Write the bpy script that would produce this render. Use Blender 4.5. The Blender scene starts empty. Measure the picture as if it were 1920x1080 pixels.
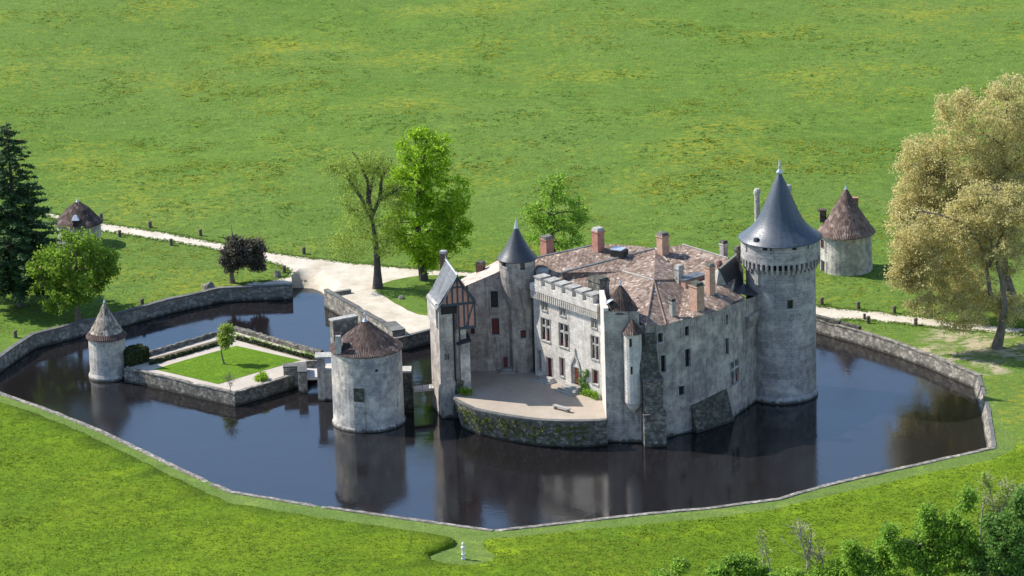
import bpy, math, random
import numpy as np
from mathutils import Vector, Matrix, noise
from mathutils.geometry import delaunay_2d_cdt
random.seed(7); rng = np.random.default_rng(11)
R = math.radians; pi = math.pi
C = bpy.context.scene.collection

# ---------------------------------------------------------------- camera, sky, sun, exposure
F = 8000.0; PIT = R(17); ROLL = R(1.7); DIST = 533.0
fw = (0, math.cos(PIT), -math.sin(PIT)); r0 = (1, 0, 0); u0 = (0, math.sin(PIT), math.cos(PIT))
cr, sr = math.cos(ROLL), math.sin(ROLL)
rt = tuple(cr*a - sr*b for a, b in zip(r0, u0)); up = tuple(sr*a + cr*b for a, b in zip(r0, u0))
CAM = tuple(-DIST*x for x in fw)
cd = bpy.data.cameras.new('camera'); cam = bpy.data.objects.new('camera', cd); C.objects.link(cam)
cam.matrix_world = Matrix(((rt[0], up[0], -fw[0], CAM[0]), (rt[1], up[1], -fw[1], CAM[1]), (rt[2], up[2], -fw[2], CAM[2]), (0, 0, 0, 1)))
cd.sensor_width = 36; cd.lens = 36*F/1920; cd.clip_start = 5; cd.clip_end = 6000
sc = bpy.context.scene; sc.camera = cam
SUN_AZ = R(22); SUN_EL = R(44)       # the sun stands left of and beyond the castle
tosun = Vector((-math.cos(SUN_AZ)*math.cos(SUN_EL), math.sin(SUN_AZ)*math.cos(SUN_EL), math.sin(SUN_EL)))
w = bpy.data.worlds.new('World'); sc.world = w; w.use_nodes = True
nt = w.node_tree; bg = nt.nodes['Background']
sky = nt.nodes.new('ShaderNodeTexSky'); sky.sky_type = 'NISHITA'; sky.sun_disc = False
sky.sun_elevation = SUN_EL; sky.sun_rotation = math.atan2(tosun.x, tosun.y); sky.air_density = 1.0; sky.dust_density = 0.3; sky.ozone_density = 2.5
nt.links.new(sky.outputs[0], bg.inputs[0]); bg.inputs[1].default_value = 0.15
sl = bpy.data.lights.new('sun', 'SUN'); sl.energy = 4.6; sl.angle = R(.53); sl.color = (1, .95, .86)
so = bpy.data.objects.new('sun', sl); C.objects.link(so); so.rotation_euler = tosun.to_track_quat('Z', 'Y').to_euler(); so.location = (0, 0, 200)
sc.view_settings.view_transform = 'Standard'; sc.view_settings.look = 'None'; sc.view_settings.gamma = 1
sc.view_settings.exposure = 0.85

# ---------------------------------------------------------------- surveying: measured directions to points on known heights
def dot(a, b): return a[0]*b[0]+a[1]*b[1]+a[2]*b[2]
def ray(px, py):
    a = (px-960)/F; b = -(py-540)/F
    return tuple(fw[i]+a*rt[i]+b*up[i] for i in range(3))
def proj(x, y, z):
    v = (x-CAM[0], y-CAM[1], z-CAM[2]); d = dot(v, fw); return 960+F*dot(v, rt)/d, 540-F*dot(v, up)/d
def P(px, py, z=0.0):
    d = ray(px, py); t = (z-CAM[2])/d[2]; return Vector((CAM[0]+t*d[0], CAM[1]+t*d[1], z))
def Z(b, py):
    lo, hi = b[2]-40, b[2]+80
    for _ in range(50):
        m = (lo+hi)/2
        if proj(b[0], b[1], m)[1] > py: lo = m
        else: hi = m
    return lo
def at(b, px, py):       # point at the depth of b
    d = ray(px, py); t = (b[1]-CAM[1])/d[1]; return Vector((CAM[0]+t*d[0], b[1], CAM[2]+t*d[2]))
def onwall(px, py, A, B):   # (distance along A->B, height) on the upright wall through A and B
    d = ray(px, py); ex, ey = B[0]-A[0], B[1]-A[1]; L = math.hypot(ex, ey); ex /= L; ey /= L
    nx, ny = -ey, ex
    t = ((A[0]-CAM[0])*nx+(A[1]-CAM[1])*ny)/(d[0]*nx+d[1]*ny)
    x, y, z = CAM[0]+t*d[0], CAM[1]+t*d[1], CAM[2]+t*d[2]
    return (x-A[0])*ex+(y-A[1])*ey, z
def scale_at(b): return F/dot((b[0]-CAM[0], b[1]-CAM[1], b[2]-CAM[2]), fw)
WL = -1.6; CY = 1.2

# ---------------------------------------------------------------- materials
def mat(name):
    m = bpy.data.materials.new(name); m.use_nodes = True; n = m.node_tree.nodes; l = m.node_tree.links
    return m, n, l, n['Principled BSDF']
def ramp(n, stops):
    r = n.new('ShaderNodeValToRGB'); e = r.color_ramp.elements
    while len(e) < len(stops): e.new(.5)
    for i, (p, c) in enumerate(stops):
        e[i].position = p; e[i].color = (*c, 1) if len(c) == 3 else c
    return r
def nz(n, l, vec, scale, detail=4, rough=.55, mapscale=None, lo=0, dist=0):
    t = n.new('ShaderNodeTexNoise'); t.inputs['Scale'].default_value = scale; t.inputs['Detail'].default_value = detail
    t.inputs['Roughness'].default_value = rough; t.inputs['Distortion'].default_value = dist
    if mapscale:
        mp = n.new('ShaderNodeMapping'); mp.inputs['Scale'].default_value = mapscale; mp.inputs['Location'].default_value = (lo, lo*.7, lo*.3)
        l.new(vec, mp.inputs[0]); vec = mp.outputs[0]
    l.new(vec, t.inputs['Vector']); return t.outputs['Fac']
def mixc(n, l, fac, a, b, mode='MIX'):
    m = n.new('ShaderNodeMix'); m.data_type = 'RGBA'; m.blend_type = mode
    for s, v in ((m.inputs[0], fac), (m.inputs[6], a), (m.inputs[7], b)):
        if hasattr(v, 'links'): l.new(v, s)
        elif isinstance(v, (int, float)): s.default_value = v
        else: s.default_value = (*v, 1)
    return m.outputs[2]
def mrange(n, l, v, a, b, c=0, d=1):
    m = n.new('ShaderNodeMapRange'); m.inputs[1].default_value = a; m.inputs[2].default_value = b
    m.inputs[3].default_value = c; m.inputs[4].default_value = d; l.new(v, m.inputs[0]); return m.outputs[0]
def mth(n, l, op, a, b=0.0):
    m = n.new('ShaderNodeMath'); m.operation = op
    for s, v in ((m.inputs[0], a), (m.inputs[1], b)):
        if hasattr(v, 'links'): l.new(v, s)
        else: s.default_value = v
    return m.outputs[0]
def bump(n, l, h, bs, strength=.5, dist=.1):
    b = n.new('ShaderNodeBump'); b.inputs['Strength'].default_value = strength; b.inputs['Distance'].default_value = dist
    l.new(h, b.inputs['Height']); l.new(b.outputs[0], bs.inputs['Normal'])

def stone(name, light, dark, stain=(.07, .068, .06), amount=.5, course=.35, bw=.8, waterline=True, joint=.35, rough_scale=.35, seed=0, white=None, cob=0):
    m, n, l, b = mat(name)
    pos = n.new('ShaderNodeNewGeometry').outputs['Position']; uv = n.new('ShaderNodeUVMap').outputs[0]
    big = nz(n, l, pos, rough_scale, 6, .62, (1, 1, .8), seed)
    med = nz(n, l, pos, 1.6, 5, .7, (1, 1, 1), seed+5)
    fine = nz(n, l, pos, 7, 3, .7)
    c = mixc(n, l, mrange(n, l, big, .36, .64), light, dark)
    c = mixc(n, l, mrange(n, l, med, .40, .75), c, tuple(x*.62 for x in dark))
    streak = nz(n, l, uv, 1.0, 6, .68, (2.2, .16, 1), seed+2)
    c = mixc(n, l, mth(n, l, 'MULTIPLY', mrange(n, l, streak, .50, .72), amount), c, stain)
    br = n.new('ShaderNodeTexBrick'); l.new(uv, br.inputs['Vector']); br.inputs['Scale'].default_value = 1
    br.inputs['Brick Width'].default_value = bw; br.inputs['Row Height'].default_value = course; br.inputs['Mortar Size'].default_value = .02
    br.inputs['Color1'].default_value = (1, 1, 1, 1); br.inputs['Color2'].default_value = (.68, .68, .7, 1); br.inputs['Mortar'].default_value = (.5, .5, .5, 1)
    c = mixc(n, l, joint, c, br.outputs['Color'], 'MULTIPLY')
    if cob:
        vo = n.new('ShaderNodeTexVoronoi'); mp = n.new('ShaderNodeMapping'); mp.inputs['Scale'].default_value = (cob, cob*1.5, cob); l.new(uv, mp.inputs[0]); l.new(mp.outputs[0], vo.inputs['Vector']); vo.inputs['Scale'].default_value = 1
        sp_ = n.new('ShaderNodeSeparateColor'); l.new(vo.outputs['Color'], sp_.inputs[0])
        c = mixc(n, l, .85, c, mixc(n, l, sp_.outputs[0], (.45, .44, .42), (1.45, 1.4, 1.3)), 'MULTIPLY')
        c = mixc(n, l, mrange(n, l, vo.outputs['Distance'], .45, .75, 0, .7), c, tuple(x*.35 for x in dark))
    c = mixc(n, l, mrange(n, l, fine, .3, .8, 0, .5), c, tuple(x*.45 for x in dark))
    if white:
        wh = nz(n, l, pos, .55, 5, .6, (1, 1, 1), seed+21)
        c = mixc(n, l, mrange(n, l, wh, .48, .70, 0, .75), c, white)
    if waterline:
        s = n.new('ShaderNodeSeparateXYZ'); l.new(pos, s.inputs[0])
        d = mth(n, l, 'ADD', s.outputs[2], mth(n, l, 'MULTIPLY', med, -1.0))
        c = mixc(n, l, mrange(n, l, d, -1.7, -1.95, 0, .85), c, (.035, .034, .025))
    l.new(c, b.inputs['Base Color']); b.inputs['Roughness'].default_value = .93; b.inputs['Specular IOR Level'].default_value = .2
    h = mth(n, l, 'ADD', mth(n, l, 'MULTIPLY', br.outputs['Fac'], -.6), mth(n, l, 'ADD', med, fine))
    bump(n, l, h, b, .7, .06); return m
M_wall = stone('weathered_limestone', (.57, .495, .43), (.30, .268, .248), stain=(.06, .056, .052), amount=.85, course=.32, white=(.56, .50, .42))
M_keep = stone('coursed_keep_stone', (.54, .495, .46), (.33, .308, .30), amount=.6, white=(.52, .49, .45), course=.34, bw=.9, joint=.75, seed=3)
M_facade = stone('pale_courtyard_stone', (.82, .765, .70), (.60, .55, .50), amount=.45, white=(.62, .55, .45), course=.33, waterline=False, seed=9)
M_render = stone('patchy_lime_render', (.76, .67, .55), (.27, .265, .27), amount=.65, white=(.70, .64, .55), course=.4, joint=.15, rough_scale=.24, seed=14, stain=(.12, .115, .105))
M_rubble = stone('rough_rubble_stone', (.36, .33, .29), (.16, .152, .135), stain=(.06, .06, .045), amount=.7, course=.3, bw=.5, joint=.3, rough_scale=.8, seed=20, cob=2.4)
M_moat = stone('moat_wall_stone', (.46, .43, .38), (.27, .25, .22), amount=.5, course=.35, bw=.7, joint=.4, seed=25, cob=1.9)
M_cope = stone('coping_stone', (.22, .215, .20), (.12, .12, .115), amount=.5, course=1, bw=1.2, joint=.6, waterline=False, seed=31)
M_cap = stone('pale_cap_stone', (.52, .50, .46), (.36, .35, .32), amount=.4, course=.5, bw=.9, waterline=False, seed=37)
M_dark = stone('mossy_dark_stone', (.20, .19, .165), (.10, .10, .082), amount=.6, course=.3, bw=.5, joint=.4, rough_scale=.8, seed=41, cob=2.4)
M_rock = stone('boulder_rock', (.30, .28, .24), (.16, .15, .13), amount=.3, joint=0, rough_scale=1.5, waterline=False, seed=44)

def tiles(name, cols, spots=(.62, .5, .42), row=.33, colw=.22, moss=.35, spotf=.79, jit=1.0):
    m, n, l, b = mat(name)
    pos = n.new('ShaderNodeNewGeometry').outputs['Position']; uv = n.new('ShaderNodeUVMap').outputs[0]
    v = n.new('ShaderNodeTexVoronoi'); mp = n.new('ShaderNodeMapping'); mp.inputs['Scale'].default_value = (1/colw/1.6, 1/row/1.6, 1)
    l.new(uv, mp.inputs[0]); l.new(mp.outputs[0], v.inputs['Vector']); v.inputs['Scale'].default_value = 1
    s = n.new('ShaderNodeSeparateColor'); l.new(v.outputs['Color'], s.inputs[0])
    r = ramp(n, [(0, cols[0]), (.4, cols[1]), (.8, cols[2]), (1, cols[2])]); l.new(s.outputs[0], r.inputs[0])
    c = r.outputs[0]
    big = nz(n, l, pos, .5, 5, .65)
    c = mixc(n, l, mrange(n, l, big, .4, .7, 0, moss), c, tuple(x*.45 for x in cols[0]))
    c = mixc(n, l, mrange(n, l, s.outputs[1], spotf+.12, spotf+.16, 0, .85), c, spots)
    w1 = n.new('ShaderNodeTexWave'); w1.wave_type = 'BANDS'; w1.bands_direction = 'X'; w1.inputs['Scale'].default_value = 1/(colw*1.25)/6.283*3.14
    w1.inputs['Distortion'].default_value = .6; w1.inputs['Detail'].default_value = 1; w1.inputs['Detail Scale'].default_value = 2
    l.new(uv, w1.inputs['Vector'])
    c = mixc(n, l, mrange(n, l, w1.outputs['Fac'], .0, .45, .4, 0), c, tuple(x*.35 for x in cols[0]))
    l.new(c, b.inputs['Base Color']); b.inputs['Roughness'].default_value = .9; b.inputs['Specular IOR Level'].default_value = .2
    h = mth(n, l, 'ADD', w1.outputs['Fac'], mth(n, l, 'MULTIPLY', s.outputs[2], 1.0))
    bump(n, l, h, b, .8, .09); return m
M_tile = tiles('canal_tiles', [(.17, .115, .085), (.275, .195, .15), (.40, .30, .24)], spots=(.60, .50, .42), colw=.2, row=.26, moss=.6)
M_flat2 = tiles('pinkish_flat_tiles', [(.12, .078, .066), (.19, .128, .108), (.28, .20, .17)], spots=(.38, .30, .26), colw=.3, row=.28, moss=.5)
M_flat = tiles('brown_flat_tiles', [(.060, .042, .037), (.095, .064, .055), (.145, .10, .086)], spots=(.22, .17, .15), colw=.3, row=.28, moss=.5)
M_lichen = tiles('lichen_flat_tiles', [(.15, .12, .10), (.24, .19, .155), (.36, .31, .26)], spots=(.55, .5, .42), colw=.3, row=.28, moss=.4, spotf=.6)
M_light_tile = tiles('pale_canal_tiles', [(.42, .32, .26), (.55, .44, .37), (.62, .52, .45)], colw=.26, row=.42, moss=.1)

def slate(name, a, b2, rough, metal=.0):
    m, n, l, b = mat(name)
    uv = n.new('ShaderNodeUVMap').outputs[0]; pos = n.new('ShaderNodeNewGeometry').outputs['Position']
    br = n.new('ShaderNodeTexBrick'); l.new(uv, br.inputs['Vector']); br.inputs['Scale'].default_value = 1
    br.inputs['Brick Width'].default_value = .9; br.inputs['Row Height'].default_value = .3; br.inputs['Mortar Size'].default_value = .03
    br.inputs['Color1'].default_value = (*a, 1); br.inputs['Color2'].default_value = (*b2, 1); br.inputs['Mortar'].default_value = (*[x*.6 for x in a], 1)
    st = nz(n, l, uv, 1, 5, .6, (1.2, .15, 1))
    c = mixc(n, l, mrange(n, l, st, .4, .7, 0, .6), br.outputs['Color'], tuple(x*1.5 for x in b2))
    l.new(c, b.inputs['Base Color']); rr = mrange(n, l, nz(n, l, pos, 3, 4, .6), .3, .7, rough-.07, rough+.1); l.new(rr, b.inputs['Roughness'])
    b.inputs['Metallic'].default_value = metal; b.inputs['Specular IOR Level'].default_value = .6
    bump(n, l, br.outputs['Fac'], b, .3, -.02); return m
M_slate = slate('blue_slate', (.022, .032, .048), (.034, .047, .068), .46)
M_slate2 = slate('dark_slate', (.014, .016, .022), (.024, .027, .034), .42)
M_slate3 = slate('grey_slate', (.055, .057, .065), (.10, .102, .112), .5)
def plain(name, col, rough=.8, var=.25, metal=0, sc_=3):
    m, n, l, b = mat(name); pos = n.new('ShaderNodeNewGeometry').outputs['Position']
    f = nz(n, l, pos, sc_, 4, .6); c = mixc(n, l, mrange(n, l, f, .3, .7), tuple(x*(1-var) for x in col), tuple(x*(1+var) for x in col))
    l.new(c, b.inputs['Base Color']); b.inputs['Roughness'].default_value = rough; b.inputs['Metallic'].default_value = metal; return m
M_lead = plain('lead_sheet', (.42, .44, .48), .4, .15, .5)
M_redpaint = plain('ox_red_paint', (.10, .018, .018), .7, .3)
M_reddoor = plain('faded_red_paint', (.36, .09, .05), .7, .2)
M_glass = plain('dark_window_glass', (.012, .013, .018), .25, .3)
M_void = plain('dark_opening', (.02, .018, .016), .9, .3)
M_timber = plain('blue_grey_timber', (.035, .05, .065), .8, .3)
M_pink = plain('pink_brick_infill', (.42, .21, .15), .9, .2, 0, 6)
M_wood = plain('weathered_wood', (.09, .07, .055), .9, .3, 0, 6)
M_plank = plain('grey_bridge_planks', (.42, .39, .36), .85, .2, 0, 6)
M_iron = plain('dark_iron_rail', (.04, .04, .04), .6, .2, .5)
M_marble = plain('white_statue_stone', (.62, .60, .55), .7, .15, 0, 8)
def brick(name, a, b2, mortar=(.4, .35, .3)):
    m, n, l, b = mat(name); uv = n.new('ShaderNodeUVMap').outputs[0]; pos = n.new('ShaderNodeNewGeometry').outputs['Position']
    br = n.new('ShaderNodeTexBrick'); l.new(uv, br.inputs['Vector']); br.inputs['Scale'].default_value = 1
    br.inputs['Brick Width'].default_value = .24; br.inputs['Row Height'].default_value = .09; br.inputs['Mortar Size'].default_value = .012
    br.inputs['Color1'].default_value = (*a, 1); br.inputs['Color2'].default_value = (*b2, 1); br.inputs['Mortar'].default_value = (*mortar, 1)
    c = mixc(n, l, mrange(n, l, nz(n, l, pos, 2, 4, .6), .4, .75, 0, .6), br.outputs['Color'], tuple(x*.4 for x in a))
    l.new(c, b.inputs['Base Color']); b.inputs['Roughness'].default_value = .9; return m
M_brick = brick('red_brick', (.42, .115, .065), (.34, .09, .055))
M_orange = brick('orange_brick', (.50, .25, .15), (.42, .22, .14))
M_dkbrick = brick('sooty_brick', (.17, .06, .045), (.12, .05, .04), (.15, .12, .1))

def grass(name, c1, c2, c3, flower=0.0, clump=1.0, fl=(.30, .31, .025), bare=()):
    m, n, l, b = mat(name); pos = n.new('ShaderNodeNewGeometry').outputs['Position']
    big = nz(n, l, pos, .022, 5, .6); med = nz(n, l, pos, .16*clump, 6, .68, None); f = nz(n, l, pos, 1.1*clump, 5, .75); g = nz(n, l, pos, 4, 3, .7)
    c = mixc(n, l, mrange(n, l, med, .36, .66), c1, c2)
    c = mixc(n, l, mrange(n, l, big, .42, .62, 0, .75), c, c3)
    c = mixc(n, l, mrange(n, l, f, .50, .30, 0, .5), c, tuple(x*.6 for x in c1))
    c = mixc(n, l, mrange(n, l, f, .58, .74, 0, .6), c, tuple(min(1, x*1.5) for x in c2))
    c = mixc(n, l, mrange(n, l, g, .5, .7, 0, .6), c, tuple(x*1.55 for x in c2)); c = mixc(n, l, mrange(n, l, g, .48, .3, 0, .6), c, tuple(x*.5 for x in c1))
    tf = nz(n, l, pos, .42*clump, 4, .75, (1, 1.5, 1), 31); c = mixc(n, l, mrange(n, l, tf, .56, .66, 0, .5), c, (c2[0]*1.5, c2[1]*1.45, c2[2])); c = mixc(n, l, mrange(n, l, tf, .44, .34, 0, .5), c, tuple(x*.68 for x in c1))
    if flower:
        z1 = nz(n, l, pos, .035, 5, .65, (1, 1.4, 1), 13); z2 = nz(n, l, pos, .9, 4, .8, (1, 1.3, 1), 4)
        k = mth(n, l, 'ADD', mth(n, l, 'MULTIPLY', z1, 1.0), mth(n, l, 'MULTIPLY', z2, 1.2))
        c = mixc(n, l, mrange(n, l, k, 1.16, 1.36, 0, flower), c, fl)
    for bx, by, br_ in bare:
        z3 = nz(n, l, pos, .5, 5, .7, (1, 1.3, 1), bx); vm = n.new('ShaderNodeVectorMath'); vm.operation = 'DISTANCE'; l.new(pos, vm.inputs[0]); vm.inputs[1].default_value = (bx, by, 0)
        q = mth(n, l, 'MULTIPLY', mrange(n, l, vm.outputs['Value'], br_, br_*.4), mrange(n, l, z3, .46, .58)); c = mixc(n, l, mth(n, l, 'MULTIPLY', q, .85), c, (.38, .31, .22))
    l.new(c, b.inputs['Base Color']); b.inputs['Roughness'].default_value = 1; b.inputs['Specular IOR Level'].default_value = .05
    bump(n, l, mth(n, l, 'ADD', f, mth(n, l, 'MULTIPLY', g, .5)), b, .8, .22); return m
M_field = grass('pasture_grass', (.068, .126, .020), (.102, .164, .029), (.100, .152, .034), .65, 1, (.25, .235, .022), [(*P(x_, y_)[:2], r_) for x_, y_, r_ in ((1725, 655, 3.2), (1790, 672, 4.5), (1850, 690, 4), (1790, 632, 5), (1850, 642, 6), (1900, 660, 4))])
M_mead = grass('front_meadow_grass', (.076, .136, .008), (.116, .170, .010), (.064, .116, .010), .5, .45, (.17, .185, .014))
M_mown = grass('mown_grass', (.088, .140, .030), (.124, .172, .042), (.100, .150, .032), .0, .6)
M_lawn = grass('clipped_garden_lawn', (.070, .140, .010), (.105, .180, .016), (.085, .155, .012), 0, 1)
def gravel(name, a, b2, patch=.5):
    m, n, l, b = mat(name); pos = n.new('ShaderNodeNewGeometry').outputs['Position']
    c = mixc(n, l, mrange(n, l, nz(n, l, pos, .35, 6, .7), .38, .68), a, b2)
    c = mixc(n, l, mrange(n, l, nz(n, l, pos, 6, 3, .8), .4, .75, 0, patch), c, tuple(x*.62 for x in b2))
    l.new(c, b.inputs['Base Color']); b.inputs['Roughness'].default_value = .95
    bump(n, l, nz(n, l, pos, 8, 3, .8), b, .5, .04); return m
M_road = gravel('white_gravel', (.53, .475, .39), (.36, .30, .22))
M_court = gravel('courtyard_gravel', (.36, .30, .24), (.28, .235, .185), .35)
M_path = gravel('pale_path_gravel', (.44, .385, .32), (.35, .30, .245))
M_soil = gravel('dark_soil', (.12, .09, .06), (.07, .06, .04))

m, n, l, b = mat('moat_water'); M_water = m
b.inputs['Base Color'].default_value = (.010, .0085, .009, 1); b.inputs['Roughness'].default_value = .03; b.inputs['IOR'].default_value = 1.48; b.inputs['Specular Tint'].default_value = (.8, .9, 1, 1)
pos = n.new('ShaderNodeNewGeometry').outputs['Position']
h = mth(n, l, 'ADD', nz(n, l, pos, 1.3, 3, .5), mth(n, l, 'MULTIPLY', nz(n, l, pos, .25, 2, .5), 1.5)); bump(n, l, h, b, .06, .12)
l.new(mrange(n, l, nz(n, l, pos, .06, 4, .6), .42, .62, .06, .16), b.inputs['Roughness'])

def leafmat(name, a, b2, c3=None, trans=.35, rnd=.9):
    m, n, l, b = mat(name); geo = n.new('ShaderNodeNewGeometry')
    r = ramp(n, [(0, a), (.55, b2), (1, c3 or tuple(min(1, x*1.3) for x in b2))]); l.new(geo.outputs['Random Per Island'], r.inputs[0])
    c = mixc(n, l, mrange(n, l, nz(n, l, geo.outputs['Position'], .55, 3, .6), .35, .7, 0, .55), r.outputs[0], a)
    l.new(c, b.inputs['Base Color']); b.inputs['Roughness'].default_value = .7; b.inputs['Specular IOR Level'].default_value = .2
    t = n.new('ShaderNodeBsdfTranslucent'); l.new(c, t.inputs[0]); mx = n.new('ShaderNodeMixShader'); mx.inputs[0].default_value = trans
    l.new(b.outputs[0], mx.inputs[1]); l.new(t.outputs[0], mx.inputs[2]); l.new(mx.outputs[0], n['Material Output'].inputs[0]); return m
M_bark = plain('grey_brown_bark', (.13, .105, .08), .95, .35, 0, 2)
M_barkpale = plain('mottled_plane_bark', (.13, .105, .08), .95, .5, 0, 1.2)
M_barktan = plain('pale_grey_bark', (.30, .25, .21), .95, .3, 0, 2)
M_barkdk = plain('dark_bark', (.06, .05, .045), .95, .35, 0, 2)

# ---------------------------------------------------------------- mesh builder
class MB:
    def __init__(s): s.v = []; s.f = []; s.uv = []; s.m = []; s.cur = 0
    def add(s, vs, fs, uvs=None):
        k = len(s.v); vs = [Vector(p) for p in vs]; s.v += vs
        for i, f in enumerate(fs):
            s.f.append([k+j for j in f]); s.m.append(s.cur)
            if uvs is not None: s.uv.append([uvs[j] for j in f]); continue
            ps = [vs[j] for j in f]; nn = Vector((0, 0, 0))
            for a in range(len(ps)):
                p, q = ps[a], ps[(a+1) % len(ps)]
                nn += Vector(((p.y-q.y)*(p.z+q.z), (p.z-q.z)*(p.x+q.x), (p.x-q.x)*(p.y+q.y)))
            if nn.length < 1e-9: nn = Vector((0, 0, 1))
            nn.normalize()
            if abs(nn.z) > .985: s.uv.append([(p.x, p.y) for p in ps])
            else:
                t = Vector((-nn.y, nn.x, 0)).normalized(); q = nn.cross(t); s.uv.append([(p.dot(t), p.dot(q)) for p in ps])
        return s
    def box(s, c, size, rz=0, taper=1.0, zbase=True):
        x, y, z = c; a, b, h = size; z0 = z if zbase else z-h/2; cs, sn = math.cos(rz), math.sin(rz); vs = []
        for k, t in ((0, 1), (1, taper)):
            for i, j in ((-1, -1), (1, -1), (1, 1), (-1, 1)):
                dx, dy = i*a/2*t, j*b/2*t; vs.append((x+dx*cs-dy*sn, y+dx*sn+dy*cs, z0+k*h))
        return s.add(vs, [(3, 2, 1, 0), (4, 5, 6, 7), (0, 1, 5, 4), (1, 2, 6, 5), (2, 3, 7, 6), (3, 0, 4, 7)])
    def prism(s, pts, z0, z1, top=True, zt=None, inset=None):
        nn = len(pts); lo = [(p[0], p[1], z0) for p in pts]; hi = [((inset[i][0] if inset else p[0]), (inset[i][1] if inset else p[1]), (zt[i] if zt else z1)) for i, p in enumerate(pts)]
        fs = [(i, (i+1) % nn, nn+(i+1) % nn, nn+i) for i in range(nn)]
        if top: fs.append(tuple(range(nn, 2*nn)))
        return s.add(lo+hi, fs)
    def lathe(s, c, prof, seg=48, a0=0, a1=2*pi, cap=False):
        vs = []; uvs = []; full = abs(a1-a0-2*pi) < 1e-6; ln = 0; R0 = max(p[0] for p in prof)
        for k, (r, z) in enumerate(prof):
            if k: ln += math.hypot(r-prof[k-1][0], z-prof[k-1][1])
            for i in range(seg+1):
                a = a0+(a1-a0)*i/seg; vs.append((c[0]+r*math.cos(a), c[1]+r*math.sin(a), z)); uvs.append((a*R0, ln))
        fs = [(k*(seg+1)+i, k*(seg+1)+i+1, (k+1)*(seg+1)+i+1, (k+1)*(seg+1)+i) for k in range(len(prof)-1) for i in range(seg)]
        s.add(vs, fs, uvs)
        if cap: s.add([(c[0]+prof[-1][0]*math.cos(2*pi*i/seg), c[1]+prof[-1][0]*math.sin(2*pi*i/seg), prof[-1][1]) for i in range(seg)], [tuple(range(seg))])
        return s
    def tube(s, pts, rad, seg=6):
        vs = []; pts = [Vector(p) for p in pts]; nn = len(pts)
        for k, p in enumerate(pts):
            d = (pts[min(k+1, nn-1)]-pts[max(k-1, 0)]).normalized(); a = d.orthogonal().normalized() if abs(d.z) < .95 else Vector((1, 0, 0)); b2 = d.cross(a).normalized(); a = b2.cross(d)
            for i in range(seg):
                t = 2*pi*i/seg; vs.append(p+(a*math.cos(t)+b2*math.sin(t))*rad[k])
        fs = [(k*seg+i, k*seg+(i+1) % seg, (k+1)*seg+(i+1) % seg, (k+1)*seg+i) for k in range(nn-1) for i in range(seg)]
        return s.add(vs, fs, [(0, 0)]*len(vs))
    def panel(s, f, smax, z0, z1, opens=(), depth=.35, ns=1, s0=0, ztop=None, nzs=1):
        S = sorted(set([round(s0+(smax-s0)*i/ns, 4) for i in range(ns+1)]+[round(v, 4) for o in opens for v in o[:2] if s0 < v < smax]))
        Zs = sorted(set([round(z0+(z1-z0)*i/nzs, 4) for i in range(nzs+1)]+[round(v, 4) for o in opens for v in o[2:] if z0 < v < z1]))
        def zz(a, z): return ztop(a) if (ztop and z == Zs[-1]) else z
        for i in range(len(S)-1):
            for j in range(len(Zs)-1):
                cs, cz = (S[i]+S[i+1])/2, (Zs[j]+Zs[j+1])/2
                if any(o[0] < cs < o[1] and o[2] < cz < o[3] for o in opens): continue
                q = [(S[i], zz(S[i], Zs[j])), (S[i+1], zz(S[i+1], Zs[j])), (S[i+1], zz(S[i+1], Zs[j+1])), (S[i], zz(S[i], Zs[j+1]))]
                s.add([f(a, z, 0) for a, z in q], [(0, 1, 2, 3)], q)
        for o in opens:
            a, b2, c, d = o; q = [(a, c), (b2, c), (b2, d), (a, d)]
            for k in range(4):
                p, r = q[k], q[(k+1) % 4]; s.add([f(*p, 0), f(*r, 0), f(*r, depth), f(*p, depth)], [(0, 1, 2, 3)], [p, r, (r[0]+.2, r[1]+.2), (p[0]+.2, p[1]+.2)])
        return s
    def quadbox(s, f, a, b2, c, d, d0, d1):     # box on a wall's own coordinates; d<0 stands proud
        vs = [f(x, z, e) for e in (d0, d1) for x, z in ((a, c), (b2, c), (b2, d), (a, d))]
        return s.add(vs, [(0, 1, 2, 3), (7, 6, 5, 4), (0, 1, 5, 4), (1, 2, 6, 5), (2, 3, 7, 6), (3, 0, 4, 7)])
    def build(s, name, mats, parent=None, smooth=False):
        return raw(name, np.array([tuple(p) for p in s.v]), s.f, mats, parent, s.uv, s.m, smooth)
def rootloc(p):
    while p.parent: p = p.parent
    return Vector(p.location)
def raw(name, V, faces, mats, parent=None, uv=None, mi=None, smooth=False, origin=None):
    me = bpy.data.meshes.new(name); o = bpy.data.objects.new(name, me); C.objects.link(o)
    if parent is not None: L = rootloc(parent); o.parent = parent
    elif origin is not None: L = Vector(origin); o.location = L
    else: L = Vector((float(V[:, 0].mean()), float(V[:, 1].mean()), float(V[:, 2].min()))); o.location = L
    V = V-np.array(L)
    if isinstance(faces, np.ndarray):
        nf, k = faces.shape; me.vertices.add(len(V)); me.vertices.foreach_set('co', V.astype(np.float32).ravel())
        me.loops.add(nf*k); me.loops.foreach_set('vertex_index', faces.astype(np.int32).ravel())
        me.polygons.add(nf); me.polygons.foreach_set('loop_start', np.arange(0, nf*k, k, dtype=np.int32)); me.update(calc_edges=True)
    else: me.from_pydata([tuple(p) for p in V], [], faces)
    for mm in (mats if isinstance(mats, (list, tuple)) else [mats]): me.materials.append(mm)
    if uv is not None:
        ul = me.uv_layers.new(name='UVMap'); ul.data.foreach_set('uv', np.array([c for f in uv for p in f for c in p[:2]], dtype=np.float32))
    if mi is not None: me.polygons.foreach_set('material_index', mi)
    if smooth: me.polygons.foreach_set('use_smooth', [True]*len(me.polygons))
    me.validate(); me.update(); return o
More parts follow.
